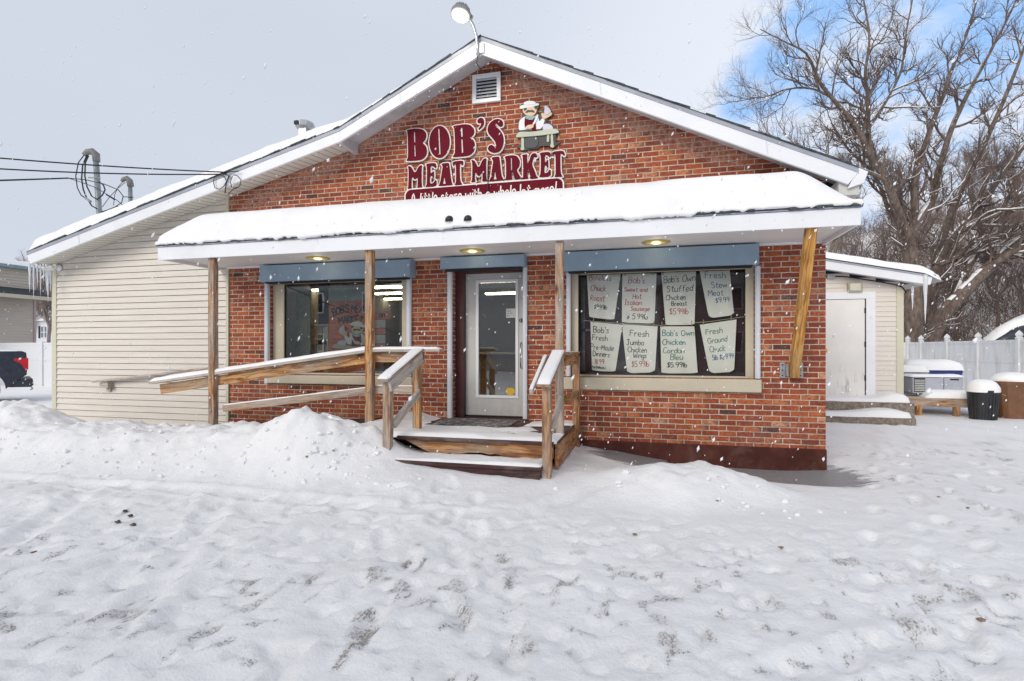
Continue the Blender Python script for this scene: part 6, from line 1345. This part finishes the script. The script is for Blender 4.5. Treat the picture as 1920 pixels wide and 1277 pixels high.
# generic bare trees, built once per kind and copied
def bare_mesh(seed, H_=9):
    rng = np.random.default_rng(seed); T = TB(); W_ = TB(); p = np.zeros(3)
    pts, rr, d = grow(rng, p, np.array([rng.normal(0, .08), rng.normal(0, .08), 1.0]), H_*.34, .02*H_, .014*H_, .12, .2, 5); T.tube(pts, rr, 8); top = pts[-1]
    for k in range(5):
        dd = side_dir(rng, d, rng.uniform(.2, .6)); dd[2] = abs(dd[2]); a, r, _ = grow(rng, pts[-1-rng.integers(0, 2)], dd, H_*rng.uniform(.45, .62), .011*H_, .003*H_, .28, .35, 8); T.tube(a, r, 6)
        for c in range(11):
            t = rng.uniform(.2, 1); i = min(7, int(t*8)); q = side_dir(rng, norm(a[i+1]-a[i]), rng.uniform(.4, .9)); s, rs, _ = grow(rng, a[i], norm(q+np.array([0, 0, .3])), H_*.2*rng.uniform(.6, 1.2), .0045*H_, .0014*H_, .35, .3, 5); W_.tube(s, rs, 4)
            for e in range(8):
                j = rng.integers(1, 5); q2 = side_dir(rng, norm(s[j+1]-s[j]) if j < 5 else norm(s[j]-s[j-1]), rng.uniform(.4, .9)); s2, r2, _ = grow(rng, s[j], q2, H_*.09*rng.uniform(.6, 1.3), .002*H_, .0008*H_, .4, .3, 4); W_.tube(s2, r2, 3)
                for g_ in range(3): w2, w3, _ = grow(rng, s2[rng.integers(1, 4)], side_dir(rng, norm(s2[-1]-s2[0]), .7), H_*.045, .0011*H_, .0005*H_, .4, .2, 3); W_.tube(w2, w3, 3)
    return T, W_
protos = []
for k, sd_ in enumerate((101, 102, 103)):
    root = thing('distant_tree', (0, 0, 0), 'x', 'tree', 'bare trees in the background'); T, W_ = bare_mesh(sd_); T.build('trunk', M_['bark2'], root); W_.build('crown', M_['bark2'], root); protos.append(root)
spots = [(1405,32,7.5),(1440,42,11),(1480,38,10.5),(1515,34,10),(1560,44,13),(1600,33,10.5),(1650,36,12),(1690,48,15),(1735,40,12),(1775,33,10),(1815,45,14),(1860,36,11),(1905,42,13),(1955,32,10),(1640,27,8),(1790,27,7.5),(1870,28,8),(1930,26,8.5),(1575,52,14),(1850,55,15),(2060,34,12),(2160,38,13),(2300,36,12),(2450,40,14),(2650,38,13),
         (20,62,9),(60,70,9.5),(90,60,11),(-40,55,9),(110,80,16),(75,90,18)]
order = ['farthest left', 'second from the left', 'third from the left', 'fourth from the left', 'fifth from the left', 'sixth from the left']
used = [0, 0, 0]
for i, (u, Z, H_) in enumerate(spots):
    pr = protos[i % 3]; c = far(u, 655, Z)
    if used[i % 3] == 0: o = pr; used[i % 3] = 1
    else:
        o = pr.copy(); COL.objects.link(o)
        for ch in pr.children: d = ch.copy(); COL.objects.link(d); d.parent = o; d.matrix_local = ch.matrix_local
    o.location = (c.x, c.y, gz(c.x, c.y)-.1); o.rotation_euler = (0, 0, random.uniform(0, 6.28)); s = H_/9*((.58 if u > 1600 else .74) if u > 200 else 1); o.scale = (s, s, s)
    if u < 200: o['label'] = 'grey bare tree on the skyline behind the beige building at the left'; o['group'] = 'bare skyline trees at the left'
    else: o['label'] = 'brown bare background tree in the tangle of woods behind the shop and fence'
# brush on the hillside: thousands of thin stems
rng = np.random.default_rng(77); BR = TB(); BS = TB()
for k in range(6500):
    u = rng.uniform(1500, 2080) if k % 20 < 16 else rng.uniform(2080, 2700); Z = 24+36*rng.random()**1.2; c = far(u, 655, Z); x, y = c.x, c.y; z = gz(x, y) if k % 4 == 0 else z_last+rng.uniform(-.2, .2)
    if k % 4 == 0: z_last = z; xl, yl = x, y
    else: x, y = xl+rng.uniform(-.9, .9), yl+rng.uniform(-.9, .9)
    hgt = rng.uniform(.8, 3.0); pts, rr, _ = grow(rng, np.array([x, y, z-.1]), norm(np.array([rng.normal(0, .5), rng.normal(0, .5), 1])), hgt, .018, .006, .5, .1, 4); BR.tube(pts, rr, 3)
    for e in range(3): q = side_dir(rng, norm(pts[3]-pts[2]), rng.uniform(.5, 1.2)); p2, r2, _ = grow(rng, pts[rng.integers(1, 4)], q, hgt*.4, .009, .004, .5, .05, 3); BR.tube(p2, r2, 3)
    if rng.random() < .18: BS.tube(p2+np.array([0, 0, .02]), r2*1.6, 3)
tag(BR.build('brushwood', bark('brush_brown', (.16,.10,.07), (.30,.20,.145))), 'tangle of brown brushwood covering the slope behind the right fence', 'brushwood', kind='stuff')
tag(BS.build('brushwood_snow', M_['snow']), 'snow lying on the brushwood behind the right fence', 'snow', kind='stuff')
# a bare tree across the street, mirrored in the left window
o = protos[1].copy(); COL.objects.link(o)
for ch in protos[1].children: d = ch.copy(); COL.objects.link(d); d.parent = o; d.matrix_local = ch.matrix_local
o.location = (-9.5, -20, 0); o.scale = (1.3, 1.3, 1.3); o['label'] = 'bare street tree behind the viewpoint in front of the grey house'; o['group'] = 'street trees behind the viewpoint'
# ================================================================== small clods on the snow
clod = simple('snow_clod', (.30,.22,.17), .9, .4, 20, .5); cd = simple('dark_clod', (.10,.085,.08), .9, .4, 20, .5)
def lump(x, y, r, mat, name, lab, cat, grp, seed, sq=.7):
    b = MB(); rn = random.Random(seed); vs = []; n, m = 10, 6
    for j in range(m+1):
        for k in range(n): a = 2*math.pi*k/n; ph = -math.pi/2+math.pi*j/m; q = r*(1+rn.uniform(-.5, .45)); vs.append((x+q*math.cos(ph)*math.cos(a), y+q*math.cos(ph)*math.sin(a)*.8, gz(x, y)+r*.15+q*sq*.7*math.sin(ph)))
    fs = [(j*n+k, j*n+(k+1) % n, (j+1)*n+(k+1) % n, (j+1)*n+k) for j in range(m) for k in range(n)]; b.add(vs, fs); o = b.build(name, mat, smooth=False, recenter=True); tag(o, lab, cat, grp)
def on_ground(u, v, z=.03):
    a = (u-960)/CF; t = (CZ-z)/((v-655)/CF); return t*(a*cs-sn), t*(a*sn+cs)-CD
x, y = on_ground(65, 1043); lump(x, y, .022, simple('red_brown_stone', (.22,.10,.075), .8), 'stone', 'single small reddish stone lying on the snow at the lower left', 'stone', None, 1)
for i, (u, v) in enumerate(((235,968),(222,985),(245,975),(250,992))): x, y = on_ground(u, v); lump(x, y, .022, cd, 'dark_clod', 'dark crusted clod in the cluster on the left of the snow field', 'clod', 'dark clods at the left', 10+i)
for i, (u, v) in enumerate(((575,902),(625,898),(602,862),(1345,947),(1190,1001),(1465,1026),(1760,935),(1815,955),(700,870),(1840,1150),(495,1135),(505,1110))): x, y = on_ground(u, v, .08); lump(x, y, random.uniform(.010, .02), clod, 'snow_clod', 'small brown dirty snow clod lying on the trampled snow', 'clod', 'dirty snow clods', 30+i)
# broken chunks shovelled onto the banks
rc = random.Random(21); b = MB()
def chunk(x, y, r):
    vs = []; n, m = 7, 4; sx, sy, sz = rc.uniform(.7, 1.3), rc.uniform(.7, 1.3), rc.uniform(.5, .9); a0 = rc.uniform(0, 3)
    for j in range(m+1):
        for k in range(n): a = a0+2*math.pi*k/n; ph = -math.pi/2+math.pi*j/m; q = r*rc.uniform(.75, 1.2); vs.append((x+q*sx*math.cos(ph)*math.cos(a), y+q*sy*math.cos(ph)*math.sin(a), gz(x, y)+r*.25+q*sz*math.sin(ph)))
    b.add(vs, [(j*n+k, j*n+(k+1) % n, (j+1)*n+(k+1) % n, (j+1)*n+k) for j in range(m) for k in range(n)])
for cx_, cy_, sx_, sy_, nn in ((-3.1, -2.15, .35, .2, 46), (-3.9, -2.35, .7, .16, 34), (-6.0, -2.3, 1.4, .18, 40), (-8.6, -2.2, .6, .2, 24), (.5, -2.1, .6, .15, 22), (-5.2, -1.9, 1.2, .3, 26)):
    for k in range(nn): chunk(rc.gauss(cx_, sx_), rc.gauss(cy_, sy_), rc.uniform(.010, .034)*(1.5 if rc.random() < .12 else 1))
tag(b.build('snow_chunks', M_['snow']), 'broken snow crumbs scattered along the foot of the shovelled banks', 'snow', kind='stuff')
# ================================================================== falling snow
rng = np.random.default_rng(5); N_ = 3000; V = []; F = []
octv = np.array([(1,0,0),(-1,0,0),(0,1,0),(0,-1,0),(0,0,1),(0,0,-1)], float); octf = np.array([(0,2,4),(2,1,4),(1,3,4),(3,0,4),(2,0,5),(1,2,5),(3,1,5),(0,3,5)])
cnt = 0
while cnt < N_:
    Z = 2.2+9.5*rng.random()**.75; u = rng.uniform(-60, 1980); v = rng.uniform(-20, 900); c = np.array(far(u, v, Z))
    if c[2] < .4: continue
    if c[1] > -1.7 and c[0] < 2.3: c[1] = -1.75-rng.random()*1.2
    r = rng.uniform(.0020, .0062)*(1+(rng.random() < .06)*1.0); el_ = rng.uniform(1.2, 3.0); d = norm(np.array([.45, 0, .9])+rng.normal(0, .12, 3)); a = norm(np.cross(d, [0, 1, 0])); b_ = np.cross(d, a)
    s = octv*rng.uniform(.7, 1.3, (6, 1)); V.append(c+(s[:, :1]*a+s[:, 1:2]*b_)*r+s[:, 2:]*d*r*el_); F.append(octf+cnt*6); cnt += 1
me = bpy.data.meshes.new('falling_snow'); co = np.concatenate(V); f = np.concatenate(F); me.from_pydata(co.tolist(), [], f.tolist()); me.polygons.foreach_set('use_smooth', [True]*len(f))
g = new_mat('snowflake'); me.materials.append(g.done((.92,.93,.96), .8)); o = bpy.data.objects.new('falling_snow', me); link(o); tag(o, 'light snow flakes falling in front of the shop', 'snow', kind='stuff')
